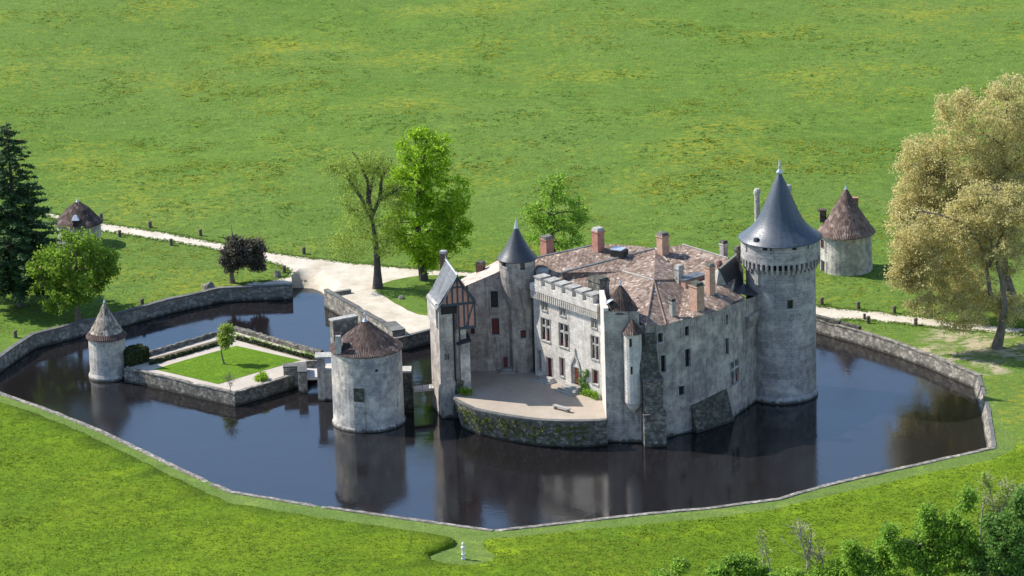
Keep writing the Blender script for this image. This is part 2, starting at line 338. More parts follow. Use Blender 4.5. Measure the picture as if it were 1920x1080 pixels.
def thing(name, label, cat, loc, group=None):
    o = bpy.data.objects.new(name, None); C.objects.link(o); o.location = loc; o.empty_display_size = .5; return tag(o, label, cat, group)
def tag(o, label, cat, group=None, kind=None):
    if label: o['label'] = label
    if cat: o['category'] = cat
    if group: o['group'] = group
    if kind: o['kind'] = kind
    return o
def straight(A, B):
    ex, ey = B[0]-A[0], B[1]-A[1]; L = math.hypot(ex, ey); ex /= L; ey /= L
    nx, ny = ey, -ex                     # outward, to the right of A->B
    if nx*(CAM[0]-A[0])+ny*(CAM[1]-A[1]) < 0: nx, ny = -nx, -ny
    return (lambda s, z, d: (A[0]+ex*s-nx*d, A[1]+ey*s-ny*d, z)), L
def round_f(c, rf):
    return lambda s, z, d: (c[0]+(rf(z)-d)*math.cos(s), c[1]+(rf(z)-d)*math.sin(s), z)
def winrect(A, B, px, py, wp, hp):
    s0, _ = onwall(px-wp/2, py, A, B); s1, _ = onwall(px+wp/2, py, A, B); sm, za = onwall(px, py+hp/2, A, B); _, zb = onwall(px, py-hp/2, A, B)
    return (min(s0, s1), max(s0, s1), za, zb)
def window(f, r, parent, kind='cross', depth=.35, name='window', surround=.0, smat=None):
    a, b2, c, d = r; g = MB(); k = .12
    g.cur = 1 if kind in ('shut', 'door', 'reddoor') else 0
    g.add([f(a, c, depth*.8), f(b2, c, depth*.8), f(b2, d, depth*.8), f(a, d, depth*.8)], [(0, 1, 2, 3)])
    if kind in ('cross', 'half'):
        g.cur = 2; mid = (a+b2)/2; t = max(.09, (b2-a)*.07); tz = c+(d-c)*.64
        g.quadbox(f, mid-t, mid+t, c, d, .02, depth*.78)
        g.quadbox(f, a, mid-t, tz-t, tz+t, .03, depth*.78); g.quadbox(f, mid+t, b2, tz-t, tz+t, .03, depth*.78)
        if kind == 'cross':
            g.cur = 1
            for p, q in ((a, mid-t), (mid+t, b2)): g.quadbox(f, p+.03, q-.03, c+.03, c+(d-c)*.3, depth*.5, depth*.76)
    if kind in ('shut', 'door'):
        g.cur = 1; nn = 4
        for i in range(nn):
            x0 = a+(b2-a)*i/nn; g.quadbox(f, x0+.015, a+(b2-a)*(i+1)/nn-.015, c+.02, d-.02, depth*.62, depth*.79)
    if kind == 'bars':
        g.cur = 3
        for i in range(1, 4): x0 = a+(b2-a)*i/4; g.quadbox(f, x0-.02, x0+.02, c, d, depth*.4, depth*.5)
    g.cur = 2
    if surround:
        e = surround
        g.quadbox(f, a-e, a-.003, c-.003, d+e, -.05, .05); g.quadbox(f, b2+.003, b2+e, c-.003, d+e, -.05, .05)
        g.quadbox(f, a, b2, d+.003, d+e, -.055, .05)
    if name == 'window': g.quadbox(f, a-.12, b2+.12, c-.16, c-.005, -.1, .1)
    return g.build(name, [M_glass, M_redpaint if kind != 'reddoor' else M_reddoor, smat or M_cap, M_iron], parent)

# ---------------------------------------------------------------- the ground
def pip(x, y, poly):
    c = False; j = len(poly)-1
    for i in range(len(poly)):
        xi, yi = poly[i][0], poly[i][1]; xj, yj = poly[j][0], poly[j][1]
        if (yi > y) != (yj > y) and x < (xj-xi)*(y-yi)/(yj-yi)+xi: c = not c
        j = i
    return c
moat_px = [(-70, 712), (0, 674), (33, 650), (64, 630), (111, 618), (178, 600), (216, 593), (321, 564), (414, 543.5), (548, 538), (546, 516), (562, 504), (600, 503), (642, 530), (624, 552), (608, 553),
           (718, 616), (736, 632), (745, 636), (815, 618), (1000, 612), (1300, 604), (1523, 597), (1572, 611), (1610, 621), (1687, 646), (1741, 665), (1785, 684), (1834, 706),
           (1852, 770), (1862, 839), (1776, 857), (1755, 862), (1640, 888), (1534, 913), (1459, 935), (1330, 952), (1200, 964), (958, 991), (925, 994), (780, 974), (600, 949), (435, 922), (380, 898), (290, 855), (200, 812), (120, 778), (60, 757), (0, 736)]
moat = [P(x, y, 0) for x, y in moat_px]
road_px = [(-60, 384), (0, 388), (88, 398), (193, 418), (300, 434), (405, 454), (500, 472), (575, 483), (650, 492), (740, 500), (830, 506), (1000, 520), (1200, 540), (1400, 560), (1523, 573), (1643, 584), (1776, 601), (1920, 615.5), (2050, 630),
           (2050, 645), (1920, 629), (1853, 622), (1791, 618.5), (1717, 610), (1646, 602), (1569, 599), (1523, 597), (1510, 605), (1300, 615), (815, 630), (740, 650), (718, 630), (606, 562), (580, 556), (548, 548), (459, 546), (455, 530), (500, 527), (514, 524), (540, 519), (544, 510), (524, 496), (502, 491), (405, 468), (300, 450), (193, 434), (88, 406), (0, 396), (-60, 392)]
isle_px = [(701, 545), (708, 534), (735, 526), (763, 520), (790, 517), (818, 516), (900, 518), (1000, 540), (1000, 570), (900, 598), (806, 592), (785, 590), (763, 582), (740, 568), (720, 556)]
mown_px = [(-70, 690), (0, 700), (60, 700), (300, 700), (1200, 700), (1800, 700), (1834, 690), (1862, 745), (1885, 800), (1905, 845), (1856, 870), (1755, 889), (1640, 915), (1534, 938), (1459, 959), (1330, 976), (1200, 988), (1080, 1000), (960, 1012), (915, 1015), (903, 1023), (917, 1032), (930, 1042), (928, 1052), (905, 1062), (866, 1067), (830, 1063), (806, 1055), (802, 1046), (820, 1036), (845, 1026), (857, 1018), (845, 1013), (780, 1002), (600, 975), (430, 948), (370, 920), (280, 876), (190, 832), (110, 795), (50, 775), (0, 758), (-70, 740)]
road = [P(x, y) for x, y in road_px]; isle = [P(x, y) for x, y in isle_px]; mown = [P(x, y) for x, y in mown_px]
def jag(poly, amp=.16, step=1.6):
    out = []
    for i, p in enumerate(poly):
        q = poly[(i+1) % len(poly)]; L = (q-p).length; k = max(1, min(12, int(L/step)))
        for j in range(k):
            t = p.lerp(q, j/k); out.append(Vector((t.x+random.uniform(-amp, amp), t.y+random.uniform(-amp, amp), 0)))
    return out
road = jag(road); isle = jag(isle); mown = jag(mown, .2)
pts = []; edges = []
def addpoly(p):
    k = len(pts); pts.extend(Vector((q[0], q[1])) for q in p); edges.extend((k+i, k+(i+1) % len(p)) for i in range(len(p)))
for p in (moat, road, isle, mown): addpoly(p)
x = -130.0
def gridpts(x0, x1, y0, y1, st):
    yy = y0
    while yy <= y1:
        xx = x0
        while xx <= x1: pts.append(Vector((xx+random.uniform(-.3, .3)*st, yy+random.uniform(-.3, .3)*st))); xx += st
        yy += st
gridpts(-150, 150, 20, 330, 6.0); gridpts(-110, 110, -140, 16, 4.0)
for a in range(-1500, 1501, 150):
    for bb in list(range(-600, -140, 120))+list(range(350, 2500, 150)): pts.append(Vector((a, bb)))
for a in (-1500, -900, -500, -250, 250, 500, 900, 1500):
    for bb in range(-140, 350, 60): pts.append(Vector((a, bb)))
def addline(a, b2):
    k = len(pts); pts.extend([Vector(a[:2]), Vector(b2[:2])]); edges.append((k, k+1))
RL = P(1862, 839); LL = P(-70, 712); addline(RL+Vector((-2, 0, 0)), (220, RL.y-6)); addline(LL+Vector((4, 0, 0)), (-220, LL.y-4))
cv, ce, cf = delaunay_2d_cdt(pts, edges, [], 0, 1e-4)[:3]
def segdist(x, y, poly):
    best = 1e9
    for i in range(len(poly)):
        ax, ay = poly[i][0], poly[i][1]; bx, by = poly[(i+1) % len(poly)][0], poly[(i+1) % len(poly)][1]; dx, dy = bx-ax, by-ay
        t = max(0, min(1, ((x-ax)*dx+(y-ay)*dy)/(dx*dx+dy*dy+1e-9))); best = min(best, (x-ax-dx*t)**2+(y-ay-dy*t)**2)
    return math.sqrt(best)
isle_moat = moat; roadc = [P(x, y) for x, y in road_px]
def gz(x, y):
    if abs(x) > 200 or y > 400: k = 1.0
    else: k = min(1, max(0, (min(segdist(x, y, moat), segdist(x, y, roadc))-3)/25)) if not pip(x, y, roadc) else 0
    if y > 350: base = (y-350)*.0
    else: base = 0
    return k*((noise.noise(Vector((x*.02, y*.02, 0)))*1.6)+(noise.noise(Vector((x*.09, y*.09, 5)))*.35))+base
hz = [gz(p[0], p[1]) for p in cv]
regs = {'meadow': [], 'road': [], 'mown_lawn': [], 'field': []}
for f in cf:
    cx = sum(cv[i][0] for i in f)/len(f); cy = sum(cv[i][1] for i in f)/len(f)
    if pip(cx, cy, moat): continue
    if pip(cx, cy, road) and not pip(cx, cy, isle): k = 'road'
    elif pip(cx, cy, mown) and cy < -20: k = 'mown_lawn'
    elif cy > (-22 if abs(cx) < 34 else (RL.y-6*(cx-RL.x)/(220-RL.x) if cx > 0 else LL.y-4*(cx-LL.x)/(-220-LL.x))): k = 'field'
    else: k = 'meadow'
    regs[k].append(f)
for k, m_, nm in (('meadow', M_mead, 'front_meadow'), ('road', M_road, 'gravel_road'), ('mown_lawn', M_mown, 'mown_lawn'), ('field', M_field, 'field')):
    used = sorted({i for f in regs[k] for i in f}); ix = {v: i for i, v in enumerate(used)}; lift = .3 if k == 'meadow' else 0
    V = [(cv[i][0], cv[i][1], hz[i]+lift) for i in used]; FF = [[ix[i] for i in f] for f in regs[k]]
    if k == 'meadow':       # the uncut meadow stands a little above the mown strip
        eset = {(f[i], f[(i+1) % len(f)]) for f in regs[k] for i in range(len(f))}
        for a, b2 in eset:
            if (b2, a) not in eset and -130 < cv[a][1] < -22.5 and abs(cv[a][0]) < 140: q = len(V); V += [(cv[a][0], cv[a][1], hz[a]-.05), (cv[b2][0], cv[b2][1], hz[b2]-.05)]; FF.append([ix[b2], ix[a], q, q+1])
    V = np.array(V); o = raw(nm, V, FF, m_, origin=(0, 0, 0))
    tag(o, None, None, None, 'structure')
    o.data.polygons.foreach_set('use_smooth', [k != 'meadow' or len(p_.vertices) == 3 for p_ in o.data.polygons])
g = MB(); g.add([(-90, -110, WL), (90, -110, WL), (90, 20, WL), (-90, 20, WL)], [(0, 1, 2, 3)])
wo = raw('water', np.array([(p.x, p.y, WL) for p in moat]), [list(range(len(moat)))], M_water, origin=(0, 0, 0)); tag(wo, None, None, None, 'structure')
# ramp where the road runs down into the moat
A_ = [P(546, 515.5), P(562, 503.5), P(600, 502.5), P(643, 530), P(624, 552.5)]; B_ = [P(546, 541, WL-.1), P(566, 541.5, WL-.1), P(585, 543, WL-.1), P(600, 548, WL-.1), P(610, 556, WL-.1)]
nr_ = 10; g = MB(); vs = []
for k in range(nr_+1):
    t_ = k/nr_
    for p_, q_ in zip(A_, B_): v_ = p_.lerp(q_, t_); vs.append((v_.x, v_.y, (WL-.1)*t_**1.5))
for q_ in B_: vs.append((q_.x, q_.y-4, WL-1.2))
g.add(vs, [(r_*5+c_, r_*5+c_+1, (r_+1)*5+c_+1, (r_+1)*5+c_) for r_ in range(nr_+1) for c_ in range(4)]); tag(g.build('ramp', M_road, None, True), None, None, None, 'structure')

# ---------------------------------------------------------------- moat walls
def offset(poly, d):
    out = []
    for i, p in enumerate(poly):
        a = poly[max(i-1, 0)]; b2 = poly[min(i+1, len(poly)-1)]; t = (Vector((b2[0]-a[0], b2[1]-a[1]))).normalized(); out.append(Vector((p[0]+t.y*d, p[1]-t.x*d)))
    return out
def strip_wall(poly, w_out, z1, batter, side=1, z0=WL-.6, sub=1.2, wob=.05):
    pp = []
    for i in range(len(poly)-1):
        L = (Vector(poly[i+1])-Vector(poly[i])).length; k = max(1, int(L/sub))
        for j in range(k): pp.append(Vector(poly[i]).lerp(Vector(poly[i+1]), j/k))
    pp.append(Vector(poly[-1])); pp = [Vector((p.x+random.uniform(-wob, wob), p.y+random.uniform(-wob, wob), 0)) for p in pp]
    o1 = offset(pp, -w_out*side); o2 = offset(pp, batter*side); nn = len(pp); g = MB(); h = MB()
    cum = 0; U = []
    for i, p in enumerate(pp):
        if i: cum += (p-pp[i-1]).length
        U.append(cum)
    zt = [z1+random.uniform(-.03, .03)-(.12 if random.random() < .06 else 0) for _ in pp]
    vs = [(q.x, q.y, z0) for q in o2]+[(p.x, p.y, zt[i]-.18) for i, p in enumerate(pp)]
    g.add(vs, [(i, i+1, nn+i+1, nn+i) for i in range(nn-1)], [(U[i], z0) for i in range(nn)]+[(U[i], z1) for i in range(nn)])
    bk = [(q.x, q.y, zt[i]-.18) for i, q in enumerate(o1)]+[(q.x, q.y, -.4) for q in o1]
    g.add(bk, [(i, i+1, nn+i+1, nn+i) for i in range(nn-1)], [(U[i], 0) for i in range(nn)]+[(U[i], z1) for i in range(nn)])
    for e in (0, nn-1): g.add([(o2[e].x, o2[e].y, z0), (pp[e].x, pp[e].y, z1-.18), (o1[e].x, o1[e].y, z1-.18), (o1[e].x, o1[e].y, z0)], [(0, 1, 2, 3)])
    oo = offset(pp, -(w_out+.05)*side); pi_ = offset(pp, .05*side)
    c = [(p.x, p.y, zt[i]-.18) for i, p in enumerate(pi_)]+[(p.x, p.y, zt[i]) for i, p in enumerate(pi_)]+[(p.x, p.y, zt[i]) for i, p in enumerate(oo)]+[(p.x, p.y, zt[i]-.18) for i, p in enumerate(oo)]
    h.add(c, [(k*nn+i, k*nn+i+1, (k+1)*nn+i+1, (k+1)*nn+i) for k in range(3) for i in range(nn-1)], [(U[i], 0) for i in range(nn)]+[(U[i], .2) for i in range(nn)]+[(U[i], .8) for i in range(nn)]+[(U[i], 1) for i in range(nn)])
    for e in (0, nn-1): h.add([c[e], c[nn+e], c[2*nn+e], c[3*nn+e]], [(0, 1, 2, 3)])
    return g, h
def moat_wall(px, label, w_out, z1, batter, side, m1=None, m2=None, zpx=0):
    poly = [P(x, y, zpx) for x, y in px]; g, h = strip_wall([Vector((p.x, p.y, 0)) for p in poly], w_out, z1, batter, side)
    t = thing('moat_wall', label, 'stone wall', (poly[0].x, poly[0].y, 0), 'walls round the moat'); g.build('wall_face', m1 or M_moat, t); h.build('coping', m2 or M_cope, t); return t
moat_wall(moat_px[0:10], 'long grey stone moat wall beneath the trees at the left, bending to the ramp', .55, .28, .12, 1)
moat_wall([(608, 553), (718, 615)], 'pale stone wall with dark coping beside the white gravel approach, behind the round barbican tower', .5, .75, .1, 1)
moat_wall([(718, 616), (737, 632)], 'short stone end block closing the approach wall behind the brown conical roof', 1.6, .78, .1, 1)
moat_wall([(622, 556), (658, 549.5)], 'short low stone return wall at the head of the gravel approach by the ramp', .4, .45, .05, 1)
moat_wall([(745, 636), (815, 618), (1000, 612), (1300, 604), (1523, 597)], 'dark stone moat wall at the end of the gravel approach, running behind the castle', .4, .12, .1, 1, M_rubble)
moat_wall([(1523, 597), (1572, 611), (1610, 621), (1687, 646), (1741, 665), (1785, 684), (1834, 706)], 'pale battered moat wall right of the great round keep, below the plane trees', .45, .12, .25, 1, None, M_moat)
moat_wall([(1834, 706), (1852, 770), (1862, 839)], 'short pale sloping moat wall at the far right end of the water', .3, .08, .7, 1, None, M_cope)
moat_wall([(1862, 839), (1776, 857), (1755, 862), (1640, 888), (1534, 913), (1459, 935), (1330, 952), (1200, 964), (958, 991), (925, 994)], 'low stone kerb wall along the near right bank of the moat', .5, .1, .1, 1, None, M_moat)
moat_wall([(925, 994), (780, 974), (600, 949), (435, 922), (380, 898), (290, 855), (200, 812), (120, 778), (60, 757), (0, 736), (-70, 712)], 'low stone kerb wall along the near left bank of the moat', .5, .1, .1, 1, None, M_moat)
g = MB(); A = P(1526, 598); B = P(1610, 619.5)
f, L = straight(A, B); g.quadbox(f, 0, L*.56, .12, .5, -.05, .5); g.quadbox(f, L*.6, L, .12, .45, -.05, .5)
tag(g.build('parapet', M_dark), 'dark low stone parapet on the moat wall just right of the keep', 'parapet')

# ---------------------------------------------------------------- castle
castle = thing('castle', 'grey stone moated castle with round slate-capped keep, stair tower and pink tiled roofs', 'castle', (12, -45, WL))
# keep
K0 = P(1466, 737, WL); KR = 4.0
zE = Z(K0, 444); zHB = Z(K0, 477); zSH = Z(K0, 489)
print('keep', K0, zE, zHB, scale_at(K0))
def krf(z): return KR+max(0, (1.0-(z-WL))*.08)+(0.0 if z > 0 else .05)
kf = round_f(K0, lambda z: 4.02 if z < 12 else 4.0)
def on_round(px, py, c, r, wp, hp):      # opening on a round tower seen at px,py
    s = scale_at(c); lo, hi = -pi, 0
    best = min(((abs(proj(c[0]+r*math.cos(a), c[1]+r*math.sin(a), c[2]+8)[0]-px-0), a) for a in [(-pi+i*pi/400) for i in range(401)]), key=lambda q: q[0])
    a = best[1]; b_ = (c[0]+r*math.cos(a), c[1]+r*math.sin(a), c[2])
    for _ in range(4):
        z = Z(b_, py); best = min(((abs(proj(c[0]+r*math.cos(a), c[1]+r*math.sin(a), z)[0]-px), a) for a in [(-pi+i*pi/400) for i in range(401)]), key=lambda q: q[0]); a = best[1]; b_ = (c[0]+r*math.cos(a), c[1]+r*math.sin(a), c[2])
    hw = wp/s/2/r/max(.3, abs(math.sin(a))); hh = hp/s/math.cos(PIT)/2
    return (a-hw, a+hw, z-hh, z+hh)
ops = [on_round(1482, 571, K0, KR, 11, 16)]
g = MB(); g.panel(kf, pi, WL-.6, zSH, ops, .4, 60, s0=-pi, nzs=6); g.lathe(K0, [(KR, WL-.6), (KR, zSH)], 40, 0, pi)
g.lathe(K0, [(KR+.22, WL-.6), (KR+.2, WL+.35), (KR+.03, WL+.8)], 64)
keep = g.build('keep_tower', M_keep, castle, False); keep['label'] = 'tall round stone keep of coursed pale stone'
window(kf, ops[0], keep, 'plain', .4)
HR = 4.55
hf = round_f(K0, lambda z: HR); hops = [on_round(q[0], q[1], K0, HR, q[2], q[3]) for q in ((1434, 465, 9, 10), (1490, 464, 8, 10), (1400, 467, 2.5, 12), (1445.5, 470, 2.5, 12), (1516, 461, 2.5, 11))]
g = MB(); g.panel(hf, pi, zHB, zE+.15, hops, .4, 60, s0=-pi); g.lathe(K0, [(HR, zHB), (HR, zE+.15)], 40, 0, pi)
g.lathe(K0, [(KR, zHB-.05), (HR, zHB)], 60)
hd = g.build('machicolated_parapet', M_keep, keep)
for r_ in hops: window(hf, r_, keep, 'plain', .4, 'window' if r_[1]-r_[0] > .12 else 'arrow_slit')
g = MB()
for i in range(44):
    a = 2*pi*i/44; g.box((K0.x+(KR+.28)*math.cos(a), K0.y+(KR+.28)*math.sin(a), zHB-.75), (.62, .27, .74), a, 1); g.box((K0.x+(KR+.12)*math.cos(a), K0.y+(KR+.12)*math.sin(a), zHB-1.25), (.35, .25, .5), a)
g.build('corbel_band', M_keep, keep)
g = MB(); zr = zE
g.lathe(K0, [(4.45, zr), (4.85, zr+.02), (4.8, zr+.1), (4.2, zr+.5), (3.6, zr+.98), (3.05, zr+1.55), (2.6, zr+2.2), (2.25, zr+2.85), (1.8, zr+3.9), (1.3, zr+5.1), (.8, zr+6.3), (.4, zr+7.15), (.22, zr+7.5)], 72)
g.build('slate_roof', M_slate, keep, True)
g = MB(); g.lathe(K0, [(.2, zr+7.4), (.38, zr+7.6), (.42, zr+7.75), (.2, zr+7.95), (.13, zr+8.2), (.2, zr+8.4), (.12, zr+8.6), (.1, zr+9.0), (.02, zr+9.3)], 16); g.lathe(K0, [(.03, zr+9.2), (.02, zr+12.2)], 5)
g.build('finial', M_lead, keep, True)
for px, pt_, ang in ((1420, 353, 2.5), (1479, 346, 1.1)):
    b_ = (K0.x+(HR-.2)*math.cos(ang), K0.y+(HR-.2)*math.sin(ang), zE-1)
    q = at(b_, px, 400); b_ = Vector((q.x, b_[1], zE-1)); zt = Z(b_, pt_); g = MB()
    g.lathe(b_, [(.34, zE-1.2), (.30, zt-1.1), (.30, zt-.75), (.40, zt-.65), (.40, zt-.3), (.28, zt-.05), (.05, zt)], 14); g.build('round_chimney', M_render, keep)
g = MB(); q = on_round(1421, 518, K0, KR, 6, 30); g.quadbox(kf, q[0], q[1], q[2], q[3], -.3, .1); g.build('stone_bracket', M_cap, keep)
q = on_round(1405, 433, K0, 4.3, 5, 8)
g = MB(); a = -2.35; g.box((K0.x+4.15*math.cos(a), K0.y+4.15*math.sin(a), zE+.38), (.5, .5, .45), a, .8); g.build('roof_hatch', M_slate2, keep)

# outer wall of the great range
Gp = [(1203, 829), (1252, 820), (1302, 808.6), (1371, 786), (1426, 747)]
G = [P(x, y, WL) for x, y in Gp]
gz_t = [Z(G[0], 610), Z(G[1], 608.5), Z(G[2], 594), Z(G[3], 572), Z(G[4], 553)]
print('great wall', G, gz_t)
J = P(1129, 748, CY); Kc = P(1137, 785, CY); FL = P(1004, 703, CY)
wins = {0: [], 1: [(1288, 620.5, 8, 18, 'plain'), (1289.5, 671, 10, 34, 'plain'), (1278, 732, 11, 17, 'plain')],
        2: [(1363, 599, 4, 19, 'plain'), (1363, 649, 6, 30, 'plain')],
        3: [(1377.5, 697.5, 16, 44, 'cross')]}
ow = None
for i in range(4):
    A, B = G[i], G[i+1]; f, L = straight(A, B); z0, z1 = gz_t[i], gz_t[i+1]
    wl = list(wins[i]); 
    if i == 0: wl = [(1238, 633, 9, 17, 'plain'), (1243.6, 682, 9, 32, 'plain')]
    rs = [winrect(A, B, *q[:4]) for q in wl]
    rs = [(max(.1, r[0]), min(L-.1, r[1]), r[2], r[3]) for r in rs]
    g = MB(); g.panel(f, L, WL-.6, max(z0, z1), rs, .45, 3, ztop=lambda s, z0=z0, z1=z1, L=L: z0+(z1-z0)*s/L, nzs=4)
    o = g.build('outer_wall', M_wall, castle)
    if i == 1: ow = o
    for r_, q in zip(rs, wl): window(f, r_, o, q[4], .45, surround=.14 if q[3] > 16 else 0)
    if i == 3: cw = (f, L, z0, z1, o)
f, L, z0, z1, o = cw      # machicolated stub next to the keep
g = MB(); sa, _ = onwall(1397, 590, G[3], G[4]); _, zl = onwall(1400, 602, G[3], G[4]); _, zu = onwall(1398, 575, G[3], G[4])
g.quadbox(f, sa, L-.1, zl, zl+.6, -.5, 0)
for i in range(12): x0 = sa+(L-.1-sa)*i/12; g.quadbox(f, x0, x0+(L-.1-sa)/24, zl-.8, zl, -.42, 0)
g.build('machicolation', M_wall, o)
# battered talus
f, L = straight(G[2], G[3]); g = MB()
vs = [f(-.2, WL-.6, -.85), f(L-.1, WL-.6, -.85), f(L-.7, WL+3.9, -.05), f(-.5, WL+3.2, -.05), f(-.3, WL-.6, 0), f(L+.05, WL-.6, 0)]
g.add(vs, [(0, 1, 2, 3), (0, 3, 4), (1, 5, 2)]); g.build('talus', M_dark, ow)
# corner turret
Tw = P(1137, 834, WL)
Kw = Vector((Kc.x, Kc.y, WL)); G0 = G[0]; zT = Z(Kw, 584)
print('corner', Kw, G0, zT, J)
g = MB(); f, L = straight(J, Kw); g.panel(f, L, WL-.6, zT-1.2, (), nzs=4); g.quadbox(f, 0, L, zT-1.2, zT+.35, -.04, .5)
ct = g.build('corner_tower', M_facade, castle); ct['label'] = 'narrow sunlit flank wall of the corner tower'
f, L = straight(Kw, G0); g = MB(); ops = []
g.panel(f, L, WL-.6, zT, ops, nzs=4, ns=2); g.build('corner_wall', M_wall, ct)
TC = Vector((Kw.x+2.0, Kw.y+1.75, 0)); g = MB(); 
_a = at(Kw, 1165, 588); TC = Vector((_a.x, Kw.y+1.7, 0)); zTe = Z((TC.x, TC.y, 0), 580)
g.lathe(TC, [(1.75, zT-3), (1.75, zTe)], 24); g.build('turret_drum', M_wall, ct)
za = Z((TC.x, TC.y, 0), 533); g = MB(); g.lathe(TC, [(1.78, zTe), (1.98, zTe-.02), (1.5, zTe+.75), (.8, zTe+1.9), (.06, za)], 28); g.build('cone_roof', M_flat, ct)
g = MB(); g.lathe(TC, [(.16, za-.25), (.1, za+.1), (.12, za+.22), (.02, za+.6)], 8); g.build('finial', M_lead, ct)
g = MB(); c = (TC.x-1.05, TC.y-.55, zTe+.15); g.box(c, (.9, .75, .9), R(-52)); g.cur = 1
g.add([(c[0]-.6, c[1]-.6, c[2]+.85), (c[0]+.1, c[1]-.75, c[2]+1.35), (c[0]+.6, c[1]-.5, c[2]+.85), (c[0]+.5, c[1]+.5, c[2]+1.3), (c[0]-.4, c[1]+.5, c[2]+1.0)], [(0, 1, 4), (1, 3, 4), (1, 2, 3)]); g.build('dormer', [M_void, M_lead], ct)
# garderobe turret
gb = P(1187, 831, WL); gc = Vector((at(gb, 1186, 640).x, gb.y+.1, 0)); ze = Z((gc.x, gc.y, 0), 623); zb = Z((gc.x, gc.y, 0), 752)
g = MB(); ops = [on_round(q[0], q[1], (gc.x, gc.y, WL), 1.0, q[2], q[3]) for q in ((1182, 643, 5, 16), (1184, 695, 4, 15))]
gf = round_f(gc, lambda z: 1.02); g.panel(gf, -.05, zb, ze, ops, .3, 8, s0=-pi+.05, nzs=2)
g.lathe(gc, [(.1, zb-1.4), (.7, zb-.7), (1.02, zb)], 12, -pi, 0)
gt = g.build('garderobe_turret', M_facade, castle)
for r_ in ops: window(gf, r_, gt, 'plain', .3, 'arrow_slit')
g = MB(); g.lathe(gc, [(1.0, ze), (1.22, ze-.03), (.7, ze+.75), (.03, ze+1.55)], 12); g.build('cone_roof', M_flat, gt)
# buttress
b0 = P(1209, 840, WL); b1 = P(1250.5, 837, WL); f, L = straight(b0, b1)
_, zc = onwall(1230, 717, b0, b1); _, zm = onwall(1230, 775, b0, b1); g = MB()
def fb(s, z, d): return f(s, z, d)
g.quadbox(f, 0, L, WL-.6, zm-.2, 0, 3.5); g.quadbox(f, .12, L-.25, zm-.2, zc, .35, 3.5); g.quadbox(f, .05, L-.2, zc, zc+.22, .25, 3.4)
g.quadbox(f, -.05, L+.05, zm-.32, zm-.1, -.08, 3.5)
bt = g.build('buttress', M_rubble, castle)
g = MB(); zu = zc+5.0
vs = [f(-.15, zc+.2, .7), f(L-.5, zc+.2, .7), f(L-.75, zu, 2.2), f(-.1, zu+.2, 2.2), f(-.15, zc+.2, 4), f(L-.5, zc+.2, 4), f(L-.75, zu, 4), f(-.1, zu+.2, 4)]
g.add(vs, [(0, 1, 2, 3), (0, 3, 7, 4), (1, 5, 6, 2), (3, 2, 6, 7)]); g.build('upper_buttress', M_dark, bt)

# courtyard facade
JF = Vector((J.x, J.y, 0)); FA = Vector((FL.x, FL.y, 0)); f, L = straight(FA, JF)
_, zp1 = onwall(1018, 519, FA, JF); _, zp2 = onwall(1130, 557, FA, JF); _, zc1 = onwall(1010, 545, FA, JF); _, zc2 = onwall(1129, 590, FA, JF)
print('facade', FA, JF, L, zp1, zp2, zc1, zc2)
ZP = (zp1+zp2)/2; ZC = (zc1+zc2)/2
fw_ = [(1020.8, 571, 10, 21, 'half'), (1055, 581, 10, 21, 'half'), (1114, 604, 10, 21, 'half'), (1023, 618, 16, 41, 'cross'), (1057, 629, 17, 43, 'cross'), (1115.5, 652, 14, 43, 'cross'),
       (1012, 675, 5, 36, 'shut'), (1030, 689, 10.5, 37, 'door'), (1053.7, 688, 7.5, 34, 'shut'), (1080.5, 706, 12, 34, 'reddoor'), (1116, 707, 11, 26, 'shut')]
rs = [winrect(FA, JF, *q[:4]) for q in fw_]
g = MB(); g.panel(f, L, CY-.5, ZC+.6, rs, .4, 4, nzs=2); fac = g.build('courtyard_facade', M_facade, castle)
for r_, q in zip(rs, fw_): window(f, r_, fac, q[4], .4, 'door' if 'door' in q[4] else 'window', surround=.13)
g = MB(); p0 = .45          # projecting parapet with merlons
g.quadbox(f, 0, L, ZC+.15, ZC+1.0, -p0, .3)
for i in range(34): x0 = L*(i+.15)/34; g.quadbox(f, x0, x0+L/34*.45, ZC-.75, ZC+.15, -p0+.03, .0)
mer = 6; gap = .72; mw = (L-.9-gap*mer)/mer
for i in range(mer):
    x0 = .9+i*(mw+gap); g.quadbox(f, x0, x0+mw, ZC+1.0, ZP-.15, -p0+.01, .25)
par = g.build('battlement', M_facade, fac)
g = MB()
for i in range(mer):
    x0 = .9+i*(mw+gap); g.quadbox(f, x0-.08, x0+mw+.08, ZP-.15, ZP+.03, -p0-.1, 1.0)
g.build('merlon_cap', M_cap, par)
r_ = rs[9]; mid = (r_[0]+r_[1])/2; g = MB()      # ogee portal
pt_ = [(-.85, r_[2]), (-.85, r_[3]+.1), (-.5, r_[3]+1.0), (-.12, r_[3]+1.5), (0, r_[3]+2.3), (.12, r_[3]+1.5), (.5, r_[3]+1.0), (.85, r_[3]+.1), (.85, r_[2])]
inn = [(r_[0]-mid-.14, r_[2]), (r_[0]-mid-.14, r_[3]+.14), (-.35, r_[3]+.7), (-.08, r_[3]+1.1), (0, r_[3]+1.5), (.08, r_[3]+1.1), (.35, r_[3]+.7), (r_[1]-mid+.14, r_[3]+.14), (r_[1]-mid+.14, r_[2])]
for i in range(8):
    a, b2, c, d = pt_[i], pt_[i+1], inn[i+1], inn[i]; v = [f(mid+q[0], q[1], e) for e in (-.14, .02) for q in (a, b2, c, d)]
    g.add(v, [(0, 1, 2, 3), (0, 1, 5, 4), (2, 3, 7, 6), (0, 3, 7, 4), (1, 2, 6, 5)])
g.build('portal', M_cap, fac)
g = MB()
for i in range(4): g.quadbox(f, mid-1.5+i*.12, mid+1.5-i*.12, CY-.1, CY+.16*(i+1), -2.0+i*.38, 0)
